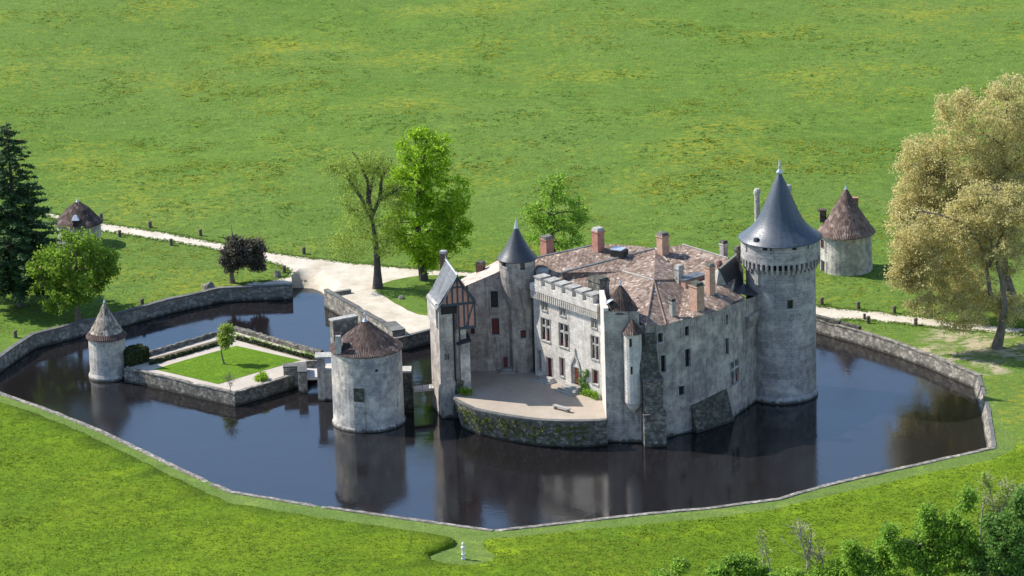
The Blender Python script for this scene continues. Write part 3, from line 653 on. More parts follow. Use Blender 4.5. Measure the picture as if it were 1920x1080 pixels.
r2 = rs[7]; m2 = (r2[0]+r2[1])/2
for i in range(3): g.quadbox(f, m2-1.3+i*.2, m2+1.3-i*.2, CY-.1, CY+.15*(i+1), -1.5+i*.4, 0)
g.build('entrance_steps', M_cap, fac)
# stair tower
SC = Vector((P(981, 697, CY).x, P(981, 697, CY).y, 0)); SC = SC+Vector((0, 1.0, 0)); SR = 1.62
zS = Z((SC.x, SC.y, 0), 483); zN = Z((SC.x, SC.y, 0), 545)
SU = Vector((at(SC, 970, 500).x, SC.y, 0)); UR = 2.1
ops = [on_round(981.5, 626.6, (SC.x, SC.y, CY), SR, 11, 15)]
sf = round_f(SC, lambda z: SR); g = MB(); g.panel(sf, pi, CY-.5, zN, ops, .3, 8, s0=-pi, nzs=3); g.lathe(SC, [(SR, CY), (SR, zN)], 12, 0, pi)
st = g.build('stair_tower', M_wall, castle); window(sf, ops[0], st, 'shut', .3, surround=.18)
uf = round_f(SU, lambda z: UR); ops = [on_round(q[0], q[1], (SU.x, SU.y, CY), UR, q[2], q[3]) for q in ((980, 499, 9, 14), (943.5, 494, 8, 12))]
g = MB(); g.panel(uf, pi, zN+2.0, zS, ops, .3, 24, s0=-pi); g.lathe(SU, [(UR, zN+2), (UR, zS)], 12, 0, pi)
seg = 24      # corbelled neck
vs = []; uvs = []
for k, t in enumerate((0, .4, .75, 1)):
    e = 1-(1-t)**1.5 if t < 1 else 1
    for i in range(seg+1):
        a = 2*pi*i/seg; c = SC.lerp(SU, e); r = SR+(UR-SR)*e; vs.append((c.x+r*math.cos(a), c.y+r*math.sin(a), zN-1.8+t*3.8)); uvs.append((a*2, t*3.8))
g.add(vs, [(k*(seg+1)+i, k*(seg+1)+i+1, (k+1)*(seg+1)+i+1, (k+1)*(seg+1)+i) for k in range(3) for i in range(seg)], uvs)
o = g.build('upper_stage', M_wall, st)
for r_ in ops: window(uf, r_, st, 'plain', .3)
za = Z((SU.x, SU.y, 0), 411); g = MB(); g.lathe(SU, [(2.0, zS), (2.38, zS-.02), (2.33, zS+.06), (1.85, zS+.6), (1.35, zS+1.35), (.95, zS+2.1), (.4, zS+3.2), (.2, za-.8)], 40); g.build('slate_roof', M_slate2, st, True)
g = MB(); g.lathe(SU, [(.3, za-1.1), (.16, za-.6), (.07, za-.1), (.01, za+.3)], 12); g.build('finial', M_lead, st, True)

# west range between stair tower and gatehouse
WA = P(883, 697, CY); WB = P(958, 694, CY); f, L = straight(WA, WB)
_, zw0 = onwall(878, 535, WA, WB); _, zw1 = onwall(940, 501, WA, WB)
print('west', WA, WB, zw0, zw1)
ww = [(927, 561, 14, 31, 'plain'), (929, 612, 14, 31, 'shut'), (886, 618, 8, 16, 'shut')]; rs = [winrect(WA, WB, *q[:4]) for q in ww]
rs = [(max(.05, r[0]), r[1], r[2], r[3]) for r in rs]
g = MB(); g.panel(f, L, CY-.5, zw1, rs, .35, 4, ztop=lambda s: zw0+(zw1-zw0)*s/L)
g.panel(lambda s, z, d: f(-s*.35, z, s), 6, WL-.5, zw0-.05)
wr = g.build('west_range', M_wall, castle)
for r_, q in zip(rs, ww): window(f, r_, wr, q[4], .35, surround=.12)
dr = winrect(WA, WB, 948, 685, 8, 31); g = MB(); g.quadbox(f, dr[0], dr[1], dr[2], dr[3], -.06, .02); g.build('door', M_redpaint, wr)
g = MB(); g.quadbox(f, dr[0]-.5, dr[1]+.8, CY-.1, CY+.18, -1.2, 0); g.quadbox(f, dr[0]-.2, dr[1]+.5, CY+.18, CY+.38, -.7, 0); g.build('step', M_cap, wr)
pa = Vector(f(-.3, zw0, -.15)); pb = Vector(f(L+.3, zw1+.05, -.15)); pc = P(936, 487, zw1-.8); pd = P(864, 524, zw0-.6)
g = MB(); g.add([pa, pb, pc, pd], [(0, 1, 2, 3)]); g.add([pc, pd, pd-Vector((0, 0, .5)), pc-Vector((0, 0, .5))], [(0, 1, 2, 3)])
g.build('west_roof', M_light_tile, wr)
g = MB(); g.add([pa, pd, (pd.x, pd.y, WL), (pa.x, pa.y, WL)], [(0, 1, 2, 3)]); g.prism([(-8.3, -40.9), (-5.15, -40.9), (-5.15, -36.9), (-8.3, -36.0)], WL-.5, 10.9); g.build('link_wing', M_wall, wr)

# main tiled roof: a tent of slopes
ez = gz_t
f_, L_ = straight(FA, JF); B0 = Vector(f_(.3, ZC+.75, .9)); B1 = Vector(f_(L_, ZC+.6, .9)); B2 = Vector((Kw.x+.6, Kw.y+1.2, ZC+.5))
def ev(i, px, py): return P(px, py, gz_t[i]+.02)
rv = dict(T0=P(1055, 511, ZP-.1), T1=P(1229, 466, ZP+.8), L=P(1167, 509, ZP-.2), N=P(1226, 526, gz_t[1]+2.4), V=P(1252, 490, ZP+.2), X=P(1287, 524, gz_t[1]+1.2), X2=P(1322, 541, gz_t[2]+1.3),
          U1=P(1280, 459, ZP+.9), U2=P(1366, 485, ZP+.6), U3=P(1388, 503, ZP-.2), X3=P(1368, 545, gz_t[3]+.8), E0=P(1200, 603, gz_t[0]), E1=P(1211, 611, gz_t[0]), E2=P(1249, 609.5, gz_t[1]), E3=P(1271, 602, gz_t[1]+.02),
          E4=P(1299, 595.5, gz_t[2]), E5=P(1331, 587, gz_t[2]), E6=P(1353, 580, gz_t[3]), E7=P(1396, 556, gz_t[3]), B0=B0, B1=B1, B2=B2,
          R0=P(1003, 484, ZP+.3), R1=P(1113, 460, ZP+1.1), R2=P(1150, 457.5, ZP+1.1), R3=P(1195, 461, ZP+1.0), R4=P(1003, 505, ZP-.6), R5=P(1035, 527, ZP-.9), M=P(1056, 528, ZP-.9))
print({k: tuple(round(c, 1) for c in v) for k, v in rv.items()})
def rp(*ks): return [rv[k] for k in ks]
g = MB()
for ks in (('R0', 'R4', 'T0'), ('R4', 'R5', 'T0'), ('R0', 'T0', 'R1'), ('R1', 'T0', 'R2'), ('R2', 'T0', 'R3'), ('R3', 'T0', 'T1'),
           ('R5', 'M', 'T0'), ('T0', 'B0', 'L'), ('T0', 'L', 'T1'), ('B0', 'B1', 'L'), ('L', 'B1', 'N'), ('B1', 'B2', 'N'), ('B2', 'E0', 'N'), ('N', 'E0', 'E1'), ('N', 'E1', 'E2'), ('N', 'E2', 'E3'), ('N', 'E3', 'X'), ('X', 'E3', 'E4'), ('X', 'E4', 'X2'), ('X2', 'E4', 'E5'), ('X2', 'E5', 'E6'), ('X2', 'E6', 'X3'), ('X3', 'E6', 'E7'),
           ('L', 'N', 'T1'), ('T1', 'N', 'V'), ('V', 'N', 'X'), ('T1', 'V', 'U1'), ('V', 'X', 'U1'), ('U1', 'X', 'U2'), ('X', 'X2', 'U2'), ('X2', 'U3', 'U2'), ('X2', 'X3', 'U3')):
    g.add(rp(*ks), [(0, 1, 2)])
roof = g.build('tiled_roof', M_tile, castle)
def ridge(a, b2, r=.11, m_=M_cap, lift=.06):
    g = MB(); a, b2 = Vector(a), Vector(b2); g.tube([a+Vector((0, 0, lift)), b2+Vector((0, 0, lift))], [r, r], 6); return g.build('ridge_tiles', m_, roof)
for a, b2 in (('T0', 'T1'), ('L', 'N'), ('T1', 'V'), ('R0', 'R1'), ('U1', 'U2')): ridge(rv[a], rv[b2])
for a, b2 in (('N', 'E1'), ('N', 'E2'), ('N', 'X')): ridge(rv[a], rv[b2], .09, M_tile)
# verge wall under T0 and hidden back walls
g = MB(); zb_ = 0
back = ['E7', 'X3', 'U3', 'U2', 'U1', 'T1', 'R3', 'R2', 'R1', 'R0', 'R4']
for i in range(len(back)-1):
    a, b2 = rv[back[i]], rv[back[i+1]]; g.add([a, b2, (b2.x, b2.y, WL-.5), (a.x, a.y, WL-.5)], [(0, 1, 2, 3)])
g.build('rear_wall', M_wall, castle); g = MB(); g.add([rv['R4'], rv['R5'], (rv['R5'].x, rv['R5'].y, 2), (rv['R4'].x, rv['R4'].y, 2)], [(0, 1, 2, 3)])
a, b2 = rv['T0'], rv['M']; g.add([a, b2, (b2.x, b2.y, 2), (a.x, a.y, 2)], [(0, 1, 2, 3)])
g.build('inner_wall', M_wall, castle); g = MB(); a, b2, c = rv['E1'], rv['E0'], rv['B2']; g.add([b2, c, (c.x, c.y, 2), (b2.x, b2.y, 2)], [(0, 1, 2, 3)]); g.add([b2, a, (a.x, a.y, 2), (b2.x, b2.y, 2)], [(0, 1, 2, 3)])
g.build('rear_wall', M_wall, castle)
def chimney(px, pyb, pyt, wpx, zb, brickm, capm, ratio=1.0, rz=R(-52), parent=None, y=None):
    b_ = P(px, pyb, zb); s = scale_at(b_); zt = Z(b_, pyt); wd = wpx/s/1.38
    g = MB(); g.box((b_.x, b_.y, zb-1.2), (wd*ratio, wd, zt-zb+.75), rz); g.box((b_.x, b_.y, zt-.47), (wd*ratio+.16, wd+.16, .16), rz); g.cur = 1
    g.box((b_.x, b_.y, zt-.31), (wd*ratio+.06, wd+.06, .34), rz, .82)
    return g.build('chimney', [brickm, capm], parent or roof)
chimney(1026, 474, 442, 25, ZP+.3, M_brick, M_rubble); chimney(1122, 468, 427, 23, ZP+.9, M_brick, M_cap); chimney(1243, 477, 436, 23, ZP+.5, M_orange, M_rubble)
chimney(1357, 482, 451, 15, ZP+.5, M_render, M_dark); chimney(1273.5, 529, 497, 17, gz_t[1]+1.4, M_cap, M_cap); chimney(1331.5, 540, 494, 19, gz_t[2]+1.6, M_orange, M_rubble)
chimney(1306.5, 573, 529, 25, gz_t[2]+.7, M_orange, M_dark, 1.25); chimney(1261, 589, 560, 12, gz_t[1]+.5, M_cap, M_dark); chimney(1123, 549, 519, 32, ZP-.5, M_rubble, M_dark, 1.5)
chimney(1349, 512, 489, 9, ZP-.2, M_dkbrick, M_dkbrick); chimney(1383, 475, 462, 12, ZP+.4, M_rubble, M_rubble)
# low brick dormer, roof hatch
a = P(1285, 528, gz_t[1]+1.8); b2 = P(1322, 517, gz_t[1]+1.8); f, L = straight(a, b2); g = MB(); g.quadbox(f, 0, L, a.z-1.2, a.z, 0, 1.2); g.cur = 1; g.quadbox(f, -.1, L+.1, a.z, a.z+.22, -.2, 1.4); g.build('dormer', [M_orange, M_slate3], roof)
a = P(1161, 474, ZP+.9); g = MB(); g.box((a.x, a.y, a.z-.8), (1.7, 1.3, 1.2), R(-30)); g.cur = 1; g.box((a.x-.1, a.y+.1, a.z+.42), (1.5, 1.4, .1), R(-30)); g.build('roof_hatch', [M_void, M_lead], roof)
g = MB(); a = P(1018, 508, ZP-.2); g.box((a.x, a.y, a.z-.5), (1.3, 1.2, .7), R(-12)); g.build('white_parapet', M_cap, roof)
g = MB(); a = P(1187, 564, ZP-.1); 
# steep slate roof against the keep
q0 = P(1348, 505, gz_t[3]+3.1); q1 = P(1380, 478, gz_t[3]+3.3); q2 = P(1394, 505, gz_t[3]+1.2); q3 = P(1394, 530, gz_t[3]+.2); q4 = P(1424, 553, gz_t[3]-.3); q5 = P(1398, 554, gz_t[3]-.1); q6 = P(1367, 545, gz_t[3]+.2)
g = MB(); g.add([q0, q1, q2, q3, q6], [(0, 1, 2, 3, 4)]); g.add([q6, q3, q4, q5], [(0, 1, 2, 3)]); ps = g.build('lean_to_roof', M_slate2, castle)
g = MB(); q7 = P(1342, 543, gz_t[3]+.6); g.add([q0, q6, q7], [(0, 1, 2)]); g.add([q0, q7, (q7.x-.4, q7.y+6, q7.z), q1], [(0, 1, 2, 3)]); g.build('gable_wall', M_cap, ps); g = MB(); g.tube([q0, q1], [.14, .14]); g.build('ridge_cap', M_cap, ps)

# gatehouse tower with half-timbered top
ga = P(829, 785, WL); gbp = P(850, 783, WL); f, L = straight(ga, Vector((ga.x+3.87, ga.y+1.0, WL)))
def gp(px, py): return onwall(px, py, ga, Vector((ga.x+3.87, ga.y+1.0, WL)))
DEP = 4.4
s1, zg = gp(828, 572); s2, _ = gp(850, 600); s3, _ = gp(861, 600); _, ztb = gp(872, 613); s4, _ = gp(891, 600); _, zl = gp(870, 643); s5, _ = gp(883, 700)
s0, _ = gp(821, 572); _, zap = gp(853, 516)
print('gate', ga, s0, s1, s2, s3, s4, s5, zg, zap, ztb, zl)
g = MB()
g.quadbox(f, 0, s2, WL-.6, zg, 0, DEP)
g.quadbox(f, s2+.02, s3, WL+2.2, zg-.4, .3, DEP-.02)
gh = g.build('gatehouse_tower', M_wall, castle); gh['label'] = 'slender tall gate pier with brightly lit left flank'
g = MB(); g.quadbox(f, s3+.02, s5, WL+1, zl, .1, 3.2); g.quadbox(f, s3+.2, s5-.3, zl, ztb, .5, 1.6); g.build('lower_wall', M_render, gh)
g = MB(); g.add([f(s3-.4, zl-.1, -.3), f(s5+.1, zl+.25, -.3), f(s5+.1, zl+.75, 1.6), f(s3-.4, zl+.4, 1.6)], [(0, 1, 2, 3)]); g.add([f(s3-.4, zl-.2, -.32), f(s5+.1, zl+.15, -.32), f(s5+.1, zl+.27, -.32), f(s3-.4, zl-.08, -.32)], [(0, 1, 2, 3)]); g.build('pentice_roof', M_slate2, gh)
# recess of the drawbridge slots
g = MB(); g.quadbox(f, .3, s2+.35, zg-1.15, zg-.15, -.04, .05); g.build('drawbridge_recess', M_void, gh); g = MB(); g.quadbox(f, s2-.1, s2+.12, WL+4.4, zg-.5, -.03, .05); g.build('drawbridge_slot', M_void, gh)
g = MB()
for i in range(3): g.quadbox(f, .55+i*.2, .65+i*.2, zg-6.6, zg-5.9, -.03, .02)
g.build('drawbridge_slot', M_void, gh)
# timber storey
b0_, b1_ = s0-.25, s4
g = MB(); apx = (s0+s4)/2+.1
g.quadbox(f, b1_-2.1, b1_, ztb, zg+.05, -.3, DEP)
g.add([f(b0_+.3, zg, -.3), f(b1_, zg, -.3), f(apx, zap-.2, -.3)], [(0, 1, 2)]); g.add([f(b0_+.3, zg, DEP), f(b1_, zg, DEP), f(apx, zap-.2, DEP)], [(0, 1, 2)])
tg = g.build('timber_gable', M_pink, gh)
g = MB()
def beam(a, b2, t=.09, d=-.36):
    (x0, y0), (x1, y1) = a, b2; l_ = math.hypot(x1-x0, y1-y0); ox, oy = -(y1-y0)/l_*t, (x1-x0)/l_*t
    v = [f(x, y, e) for e in (d, d+.12) for x, y in ((x0-ox, y0-oy), (x1-ox, y1-oy), (x1+ox, y1+oy), (x0+ox, y0+oy))]
    g.add(v, [(0, 1, 2, 3), (0, 1, 5, 4), (1, 2, 6, 5), (2, 3, 7, 6), (3, 0, 4, 7)])
H = zap-zg
beam((b0_+.3, zg), (b1_, zg), .14, -.38); beam((b0_+.3, zg), (apx, zap-.2), .13, -.39); beam((b1_, zg), (apx, zap-.2), .16, -.39); beam((b1_-2.1, ztb), (b1_, ztb), .16, -.37)
beam((apx-.9, zg+H*.6), (apx+.9, zg+H*.6), .1, -.365)
for k in range(-3, 4):
    x0 = apx+k*.62; hh = zg+H*.94*(1-abs(x0-apx)/((b1_-b0_)/2)); 
    if hh > zg+.3: beam((x0, zg), (x0, hh))
for x0 in (b1_-2.0, b1_-1.35, b1_-.1): beam((x0, ztb), (x0, zg), .09, -.355)
beam((b1_-1.2, ztb), (b1_-.2, zg), .07, -.35); beam((b1_-.9, ztb), (b1_-.9, zg), .07, -.345)
g.build('timber_frame', M_timber, tg)
g = MB(); g.quadbox(f, b0_+.05, b0_+.4, zg-2.7, zg+.1, .4, DEP); g.build('side_boarding', M_render, tg)
g = MB(); ov = -.55; bk = DEP+.3          # slate roof, flared at the eaves
for sg, ex in ((-1, b0_-.02), (1, b1_+.2)):
    ez_ = zg-.25; mx = ex+(apx-ex)*.3; mz = ez_+(zap-ez_)*.22
    pr = [(ex, ez_), (mx, mz), (apx, zap+.12)]; pb_ = [(ex, ez_), (mx, mz+.05), (apx-.05, zap+.55)]
    for (p, q), (pp_, qq) in zip(zip(pr, pr[1:]), zip(pb_, pb_[1:])):
        v = [f(*p, ov), f(*q, ov), f(*qq, bk), f(*pp_, bk)]; g.add(v, [(0, 1, 2, 3)]); g.add([f(p[0], p[1]-.14, ov), f(q[0], q[1]-.14, ov), f(q[0], q[1], ov), f(p[0], p[1], ov)], [(0, 1, 2, 3)]); g.add([f(p[0], p[1]-.14, ov), f(q[0], q[1]-.14, ov), f(qq[0], qq[1]-.14, bk), f(pp_[0], pp_[1]-.14, bk)], [(0, 1, 2, 3)])
g.build('slate_roof', M_slate3, gh)
g = MB(); g.tube([f(apx, zap+.14, ov), f(apx-.05, zap+.57, bk)], [.1, .1]); g.lathe(f(apx-.05, 0, bk), [(.14, zap+.5), (.04, zap+.95), (.01, zap+1.2)], 8); g.build('ridge_cap', M_lead, gh)
q = P(832, 530, zap-2.5); cb = Vector(f(0, 0, DEP+1.2)); cx = at((0, cb.y, 0), 832, 500).x; zt = Z((cx, cb.y, 0), 470)
g = MB(); g.box((cx, cb.y, zt-7), (.62, .62, 6.7), R(-20)); g.cur = 1; g.box((cx, cb.y, zt-.3), (.78, .78, .3), R(-20), .9); g.build('chimney', [M_dkbrick, M_cap], gh)
chimney(901.5, 512, 490, 19, zw0+.1, M_dkbrick, M_dark, 1, R(-20), wr)
g = MB(); g.add([f(s2+.1, WL+4.6, -.05), f(s3+.3, WL+4.3, -.05), f(s2+.2, WL-.2, -.5), f(s2-.5, WL-.2, -.5)], [(0, 1, 2, 3)]); g.add([f(s2-.5, WL-.2, -.5), f(s2+.1, WL+4.6, -.05), f(s2+.1, WL+4.6, .4), f(s2-.5, WL-.2, .4)], [(0, 1, 2, 3)]); g.build('sloping_buttress', M_dark, gh)

# courtyard and its retaining wall
rw_px = [(850, 747), (862, 755), (890, 768), (940, 778.5), (985, 785), (1015, 788.5), (1060, 790), (1100, 790), (1137, 788)]
rwp = [P(x, y, CY+.45) for x, y in rw_px]; bt_px = [(866, 800), (876, 806), (900, 815), (943, 825), (985, 832), (1013, 836), (1060, 838.5), (1100, 838), (1140, 834.5)]
bw = [P(x, y, WL) for x, y in bt_px]; nn = len(rwp)
g = MB(); cum = [0]
for i in range(1, nn): cum.append(cum[-1]+(rwp[i]-rwp[i-1]).length)
for (xa, za_, xb, zb__) in ((bw, None, rwp, CY+.35),):
    v = [(p.x+(p.x-q.x)*.12, p.y+(p.y-q.y)*.12, WL-.5) for p, q in zip(bw, rwp)]+[(p.x, p.y, CY+.35) for p in rwp]
    g.add(v, [(i, i+1, nn+i+1, nn+i) for i in range(nn-1)], [(c, 0) for c in cum]+[(c, 3.3) for c in cum])
rin = [Vector((p.x+.12, p.y+.55, CY)) for p in rwp]
v = [(p.x, p.y, CY+.35) for p in rin]+[(p.x, p.y, CY-.2) for p in rin]; g.add(v, [(i, i+1, nn+i+1, nn+i) for i in range(nn-1)])
cw_ = g.build('courtyard_retaining_wall', M_rubble, castle); g = MB()
v = [(p.x-.03, p.y-.08, CY+.35) for p in rwp]+[(p.x-.03, p.y-.08, CY+.5) for p in rwp]+[(p.x+.02, p.y+.04, CY+.5) for p in rin]+[(p.x+.02, p.y+.04, CY+.35) for p in rin]
g.add(v, [(k*nn+i, k*nn+i+1, (k+1)*nn+i+1, (k+1)*nn+i) for k in range(3) for i in range(nn-1)]); g.build('coping', M_cope, cw_)
cy = [Vector((p.x, p.y, CY)) for p in rin]+[Vector((Kc.x, Kc.y, CY)), Vector((J.x, J.y, CY)), Vector((FL.x, FL.y, CY)), P(1000, 690, CY), P(940, 686, CY), P(880, 690, CY), P(850, 700, CY)]
o = raw('courtyard', np.array([tuple(p) for p in cy]), [list(range(len(cy)))], M_court, origin=(0, 0, 0)); tag(o, None, None, None, 'structure')
# stone bench
A = P(1036, 767, CY); B = P(1066, 775, CY); f, L = straight(A, B); t = thing('stone_bench', 'long low stone bench on the courtyard gravel near the parapet', 'bench', (A.x, A.y, CY))
g = MB(); g.quadbox(f, 0, L, CY+.36, CY+.5, 0, .45); g.build('seat', M_cap, t)
for x0 in (.15, L-.4): g = MB(); g.quadbox(f, x0, x0+.25, CY, CY+.36, .06, .39); g.build('leg', M_rubble, t)

# ---------------------------------------------------------------- barbican island with round tower
BC = P(692, 789, WL); s = scale_at(BC); BR = 66/s; zb = Z(BC, 650)
print('barbican', BC, BR, zb)
bar = thing('barbican_tower', 'stout round barbican tower of patchy render with brown conical tiled roof in the moat', 'tower', tuple(BC))
def brf(z): return BR*(1+.012*max(0, (zb-z))/10)
bf = round_f(BC, brf); ops = [on_round(706, 695, BC, BR, 5, 5), on_round(745.5, 755, BC, BR, 2.5, 17)]
g = MB(); g.panel(bf, pi, WL-.6, zb, ops, .3, 48, s0=-pi, nzs=5); g.lathe(BC, [(BR, WL-.6), (BR, zb)], 30, 0, pi); g.lathe(BC, [(BR+.25, WL-.6), (BR+.2, WL+.15), (BR+.07, WL+.45)], 48)
bw_ = g.build('tower_wall', M_render, bar)
for r_ in ops: window(bf, r_, bw_, 'plain', .3, 'arrow_slit')
g = MB(); q = on_round(675, 768, BC, BR, 18, 80); g.quadbox(bf, q[0], q[1], WL-.6, q[3]-1.6, -.28, .1); g.cur = 1; g.quadbox(bf, q[0], q[1], q[3]-1.6, q[3], -.22, .1); g.build('latrine_shaft', [M_render, M_dark], bar)
Bt = Vector((at(BC, 685, 640).x, BC.y, 0)); za = Z((Bt.x, Bt.y, 0), 602); 
BT = Vector((BC.x, BC.y, 0)); rf_ = [(BR-.1, zb-.02), (BR+.22, zb-.05), (BR+.18, zb+.06), (BR-.6, zb+.5), (2.55, zb+(za-zb)*.42), (1.3, zb+(za-zb)*.74), (.35, za)]
g = MB(); g.lathe(BT, rf_, 48); br_ = g.build('cone_roof', M_flat, bar)
g = MB(); g.lathe(BT, [(.55, za-.35), (.25, za+.1), (.08, za+.4), (.07, za+.75), (.16, za+.85), (.02, za+1.1)], 12); g.build('finial', M_lead, bar)
def at_in(c, px, py, z): q = P(px, py, z); return q
q = P(635, 657, zb+.5); g = MB(); g.box((q.x, q.y, q.z-.35), (.6, .5, 2.1), R(-10)); g.cur = 1; g.box((q.x+.85, q.y+.4, q.z-.3), (1.2, .9, 1.1), R(-10), .5); g.build('dormer', [M_render, M_void], bar)
wa = P(628, 640, zb-1); wa = Vector((BC.x-BR+.1, BC.y+3.0, 0)); wa.x = at(wa, 625, 620).x; wb = Vector((wa.x+2.8, wa.y+1.6, 0)); f, L = straight(wa, wb); z1 = Z(wa, 604)
g = MB(); g.quadbox(f, 0, L, WL-.5, z1, 0, .8); g.cur = 1; g.quadbox(f, -.08, L+.05, z1, z1+.22, -.08, .9); g.build('curtain_wall', [M_moat, M_cap], bar)
p0 = P(597, 752, WL); f, L = straight(p0, Vector((p0.x+4, p0.y, WL))); z1 = Z(p0, 672); z2 = Z(p0, 697)
g = MB(); g.quadbox(f, 0, .9, WL-.5, z1, 0, 1.4); g.quadbox(f, .9, 2.4, WL-.5, z2, .1, 3.0); g.cur = 1; g.quadbox(f, -.2, 1.7, z1, z1+.2, -.2, 1.7); g.build('gate_pier', [M_render, M_cap], bar)
p0 = P(752, 768, WL); f, L = straight(p0, Vector((p0.x+4, p0.y, WL))); z1 = Z(p0, 700)
g = MB(); g.quadbox(f, -.3, 1.45, WL-.5, z1, 0, 1.8); g.cur = 1; g.quadbox(f, -.3, 1.35, z1, z1+.25, -.05, 1.9); g.build('bridge_abutment', [M_dark, M_cap], bar)
# footbridge to the castle
p0 = P(776, 731, 1.0); p1 = P(826, 726, 1.0); f, L = straight(p0, p1)
t = thing('footbridge', 'narrow plank footbridge with thin rails between barbican and castle', 'bridge', (p0.x, p0.y, 1.0)); g = MB()
for i in range(14): g.quadbox(f, L*i/14+.01, L*(i+1)/14-.01, .86, 1.0, 0, 1.5)
g.quadbox(f, 0, L, .66, .86, .1, .3); g.quadbox(f, 0, L, .66, .86, 1.2, 1.4); g.build('deck', M_plank, t)
for d_ in (.03, 1.44):
    g = MB(); 
    for zz_ in (1.5, 1.95): g.tube([f(0, zz_, d_), f(L, zz_, d_)], [.03, .03], 5)
    for i in range(4): x0 = L*(i+.02)/3.1; g.tube([f(x0, 1.0, d_), f(x0, 1.97, d_)], [.03, .03], 5)
    g.build('railing', M_iron, t)

# ---------------------------------------------------------------- garden island
gN = P(440, 737); gL = P(233, 694); gF = P(438, 620); gRr = P(602, 668); gR = P(556, 701)
def isl(px, label, w_out, z1, m1, side=1):
    poly = [P(x, y) for x, y in px]; g, h = strip_wall([Vector((p.x, p.y, 0)) for p in poly], w_out, z1, .15, side, wob=.05)
    t = thing('garden_wall', label, 'stone wall', (poly[0].x, poly[0].y, 0), 'walls round the garden island'); g.build('wall_face', m1, t); h.build('coping', M_moat, t)
isl([(233, 692), (272, 699), (440, 738)], 'rough stone wall on the near left side of the garden island, from the pepperpot tower to the front corner', .4, .12, M_rubble)
isl([(440, 738), (556, 702)], 'rough stone wall on the near right side of the garden island, ending at its bridge', .4, .12, M_rubble)
def rough_wall(a, b2, h, w_, label):
    A, B = P(*a), P(*b2); f, L = straight(A, B); g = MB(); nn = int(L/.45); hs = [h+random.uniform(-.1, .07) for _ in range(nn+1)]; jt = [random.uniform(-.05, .05) for _ in range(nn+1)]
    for i in range(nn):
        x0, x1 = L*i/nn, L*(i+1)/nn; v = [f(x, z, d+jj) for x, hh, jj in ((x0, hs[i], jt[i]), (x1, hs[i+1], jt[i+1])) for d, z in ((0, WL-.5), (0, hh-.12), (.12, hh), (w_-.12, hh), (w_, hh-.12), (w_, WL-.5))]
        g.add(v, [(k, k+1, k+7, k+6) for k in range(5)])
    t = g.build('garden_wall', M_rubble); tag(t, label, 'stone wall', 'walls round the garden island')
rough_wall((262, 674), (437, 621), .55, .5, 'weathered rubble wall on the far left side of the garden island behind the low hedge')
rough_wall((437, 621), (600, 668), .6, .6, 'weathered rubble wall on the far right side of the garden island')
gp_ = [P(233, 693), P(272, 699), gN, gR, gRr, gF, P(262, 674)]
o = raw('garden_path', np.array([(p.x, p.y, 0.0) for p in gp_]), [list(range(len(gp_)))], M_path, origin=(0, 0, 0)); tag(o, None, None, None, 'structure')
lw = [P(x, y, .03) for x, y in ((290, 692), (350, 674), (443, 648), (500, 661), (564, 675), (485, 697), (409, 720), (350, 706))]; lw = [Vector((p.x, p.y, .03)) for p in lw]
o = raw('garden_lawn', np.array([tuple(p) for p in lw]), [list(range(len(lw)))], M_lawn, origin=(0, 0, 0)); tag(o, None, None, None, 'structure')
g = MB(); g.add([(P(295, 676)).x and tuple(P(265, 677, .015)), tuple(P(437, 629, .015)), tuple(P(598, 673, .015)), tuple(P(585, 677, .015)), tuple(P(440, 637, .015)), tuple(P(300, 681, .015))], [(0, 1, 4, 5), (1, 2, 3, 4)]); tag(g.build('flower_bed', M_soil), None, None, None, 'structure')
# garden bridge and its abutment
A = P(527, 706); B = P(577, 716); t = thing('garden_bridge', 'short stone bridge with low parapet between garden island and barbican', 'bridge', (A.x, A.y, 0))
p0 = P(561, 738, WL); f, L = straight(p0, Vector((p0.x+3, p0.y+.2, WL))); z1 = Z(p0, 699)
g = MB(); g.quadbox(f, 0, 1.0, WL-.5, z1, 0, 3.6); g.quadbox(f, -1.7, 0, WL-.5, z1, 2.2, 3.4); g.build('abutment', M_moat, t); g = MB(); g.quadbox(f, -.06, 1.06, z1, z1+.15, -.06, 3.6); g.quadbox(f, -1.75, -.06, z1, z1+.15, 2.1, 3.45); g.build('coping', M_cope, t)
g = MB(); g.quadbox(f, 1.0, 2.4, -.2, .15, .6, 4.2); g.build('deck', M_plank, t); g = MB(); g.quadbox(f, 1.0, 2.5, .1, 1.0, 4.2, 4.5); g.build('parapet', M_moat, t)
# pepperpot tower
def small_tower(name, label, cx, cy_, zb_, rpx, py_top, py_apex, eave_px, wallm, roofm, prof, capz, flare=True, seg=36):
    c = P(cx, cy_, zb_); s = scale_at(c); r = rpx/s; zt = Z(c, py_top); za = Z(c, py_apex); re = eave_px/s
    t = thing(name, label, 'tower', tuple(c)); return t, c, r, zt, za, re
t, c, r, zt, za, re = small_tower('pepperpot_tower', 'small round tower with tall pointed lichened roof at the left corner of the garden island', 204, 705, WL, 34.5, 629, 566, 37.7, M_render, M_lichen, None, 0)
g = MB(); pf = round_f(c, lambda z: r); g.panel(pf, pi, WL-.5, zt, [], .3, 30, s0=-pi, nzs=4); g.lathe(c, [(r, WL-.5), (r, zt)], 20, 0, pi); g.lathe(c, [(r+.22, WL-.5), (r+.18, WL+.3), (r+.02, WL+.75)], 40); g.build('tower_wall', M_render, t)
g = MB(); g.lathe(c, [(r-.1, zt), (re+.05, zt-.05), (re-.05, zt+.1), (re-.45, zt+.6), (re*.62, zt+1.4), (re*.3, zt+(za-zt)*.68), (.12, za)], 36); g.build('cone_roof', M_lichen, t)
g = MB(); g.lathe(c, [(re+.07, zt-.08), (re+.04, zt+.08), (re-.33, zt+.52), (re-.38, zt+.56)], 36); g.build('eave_tiles', M_flat, t)
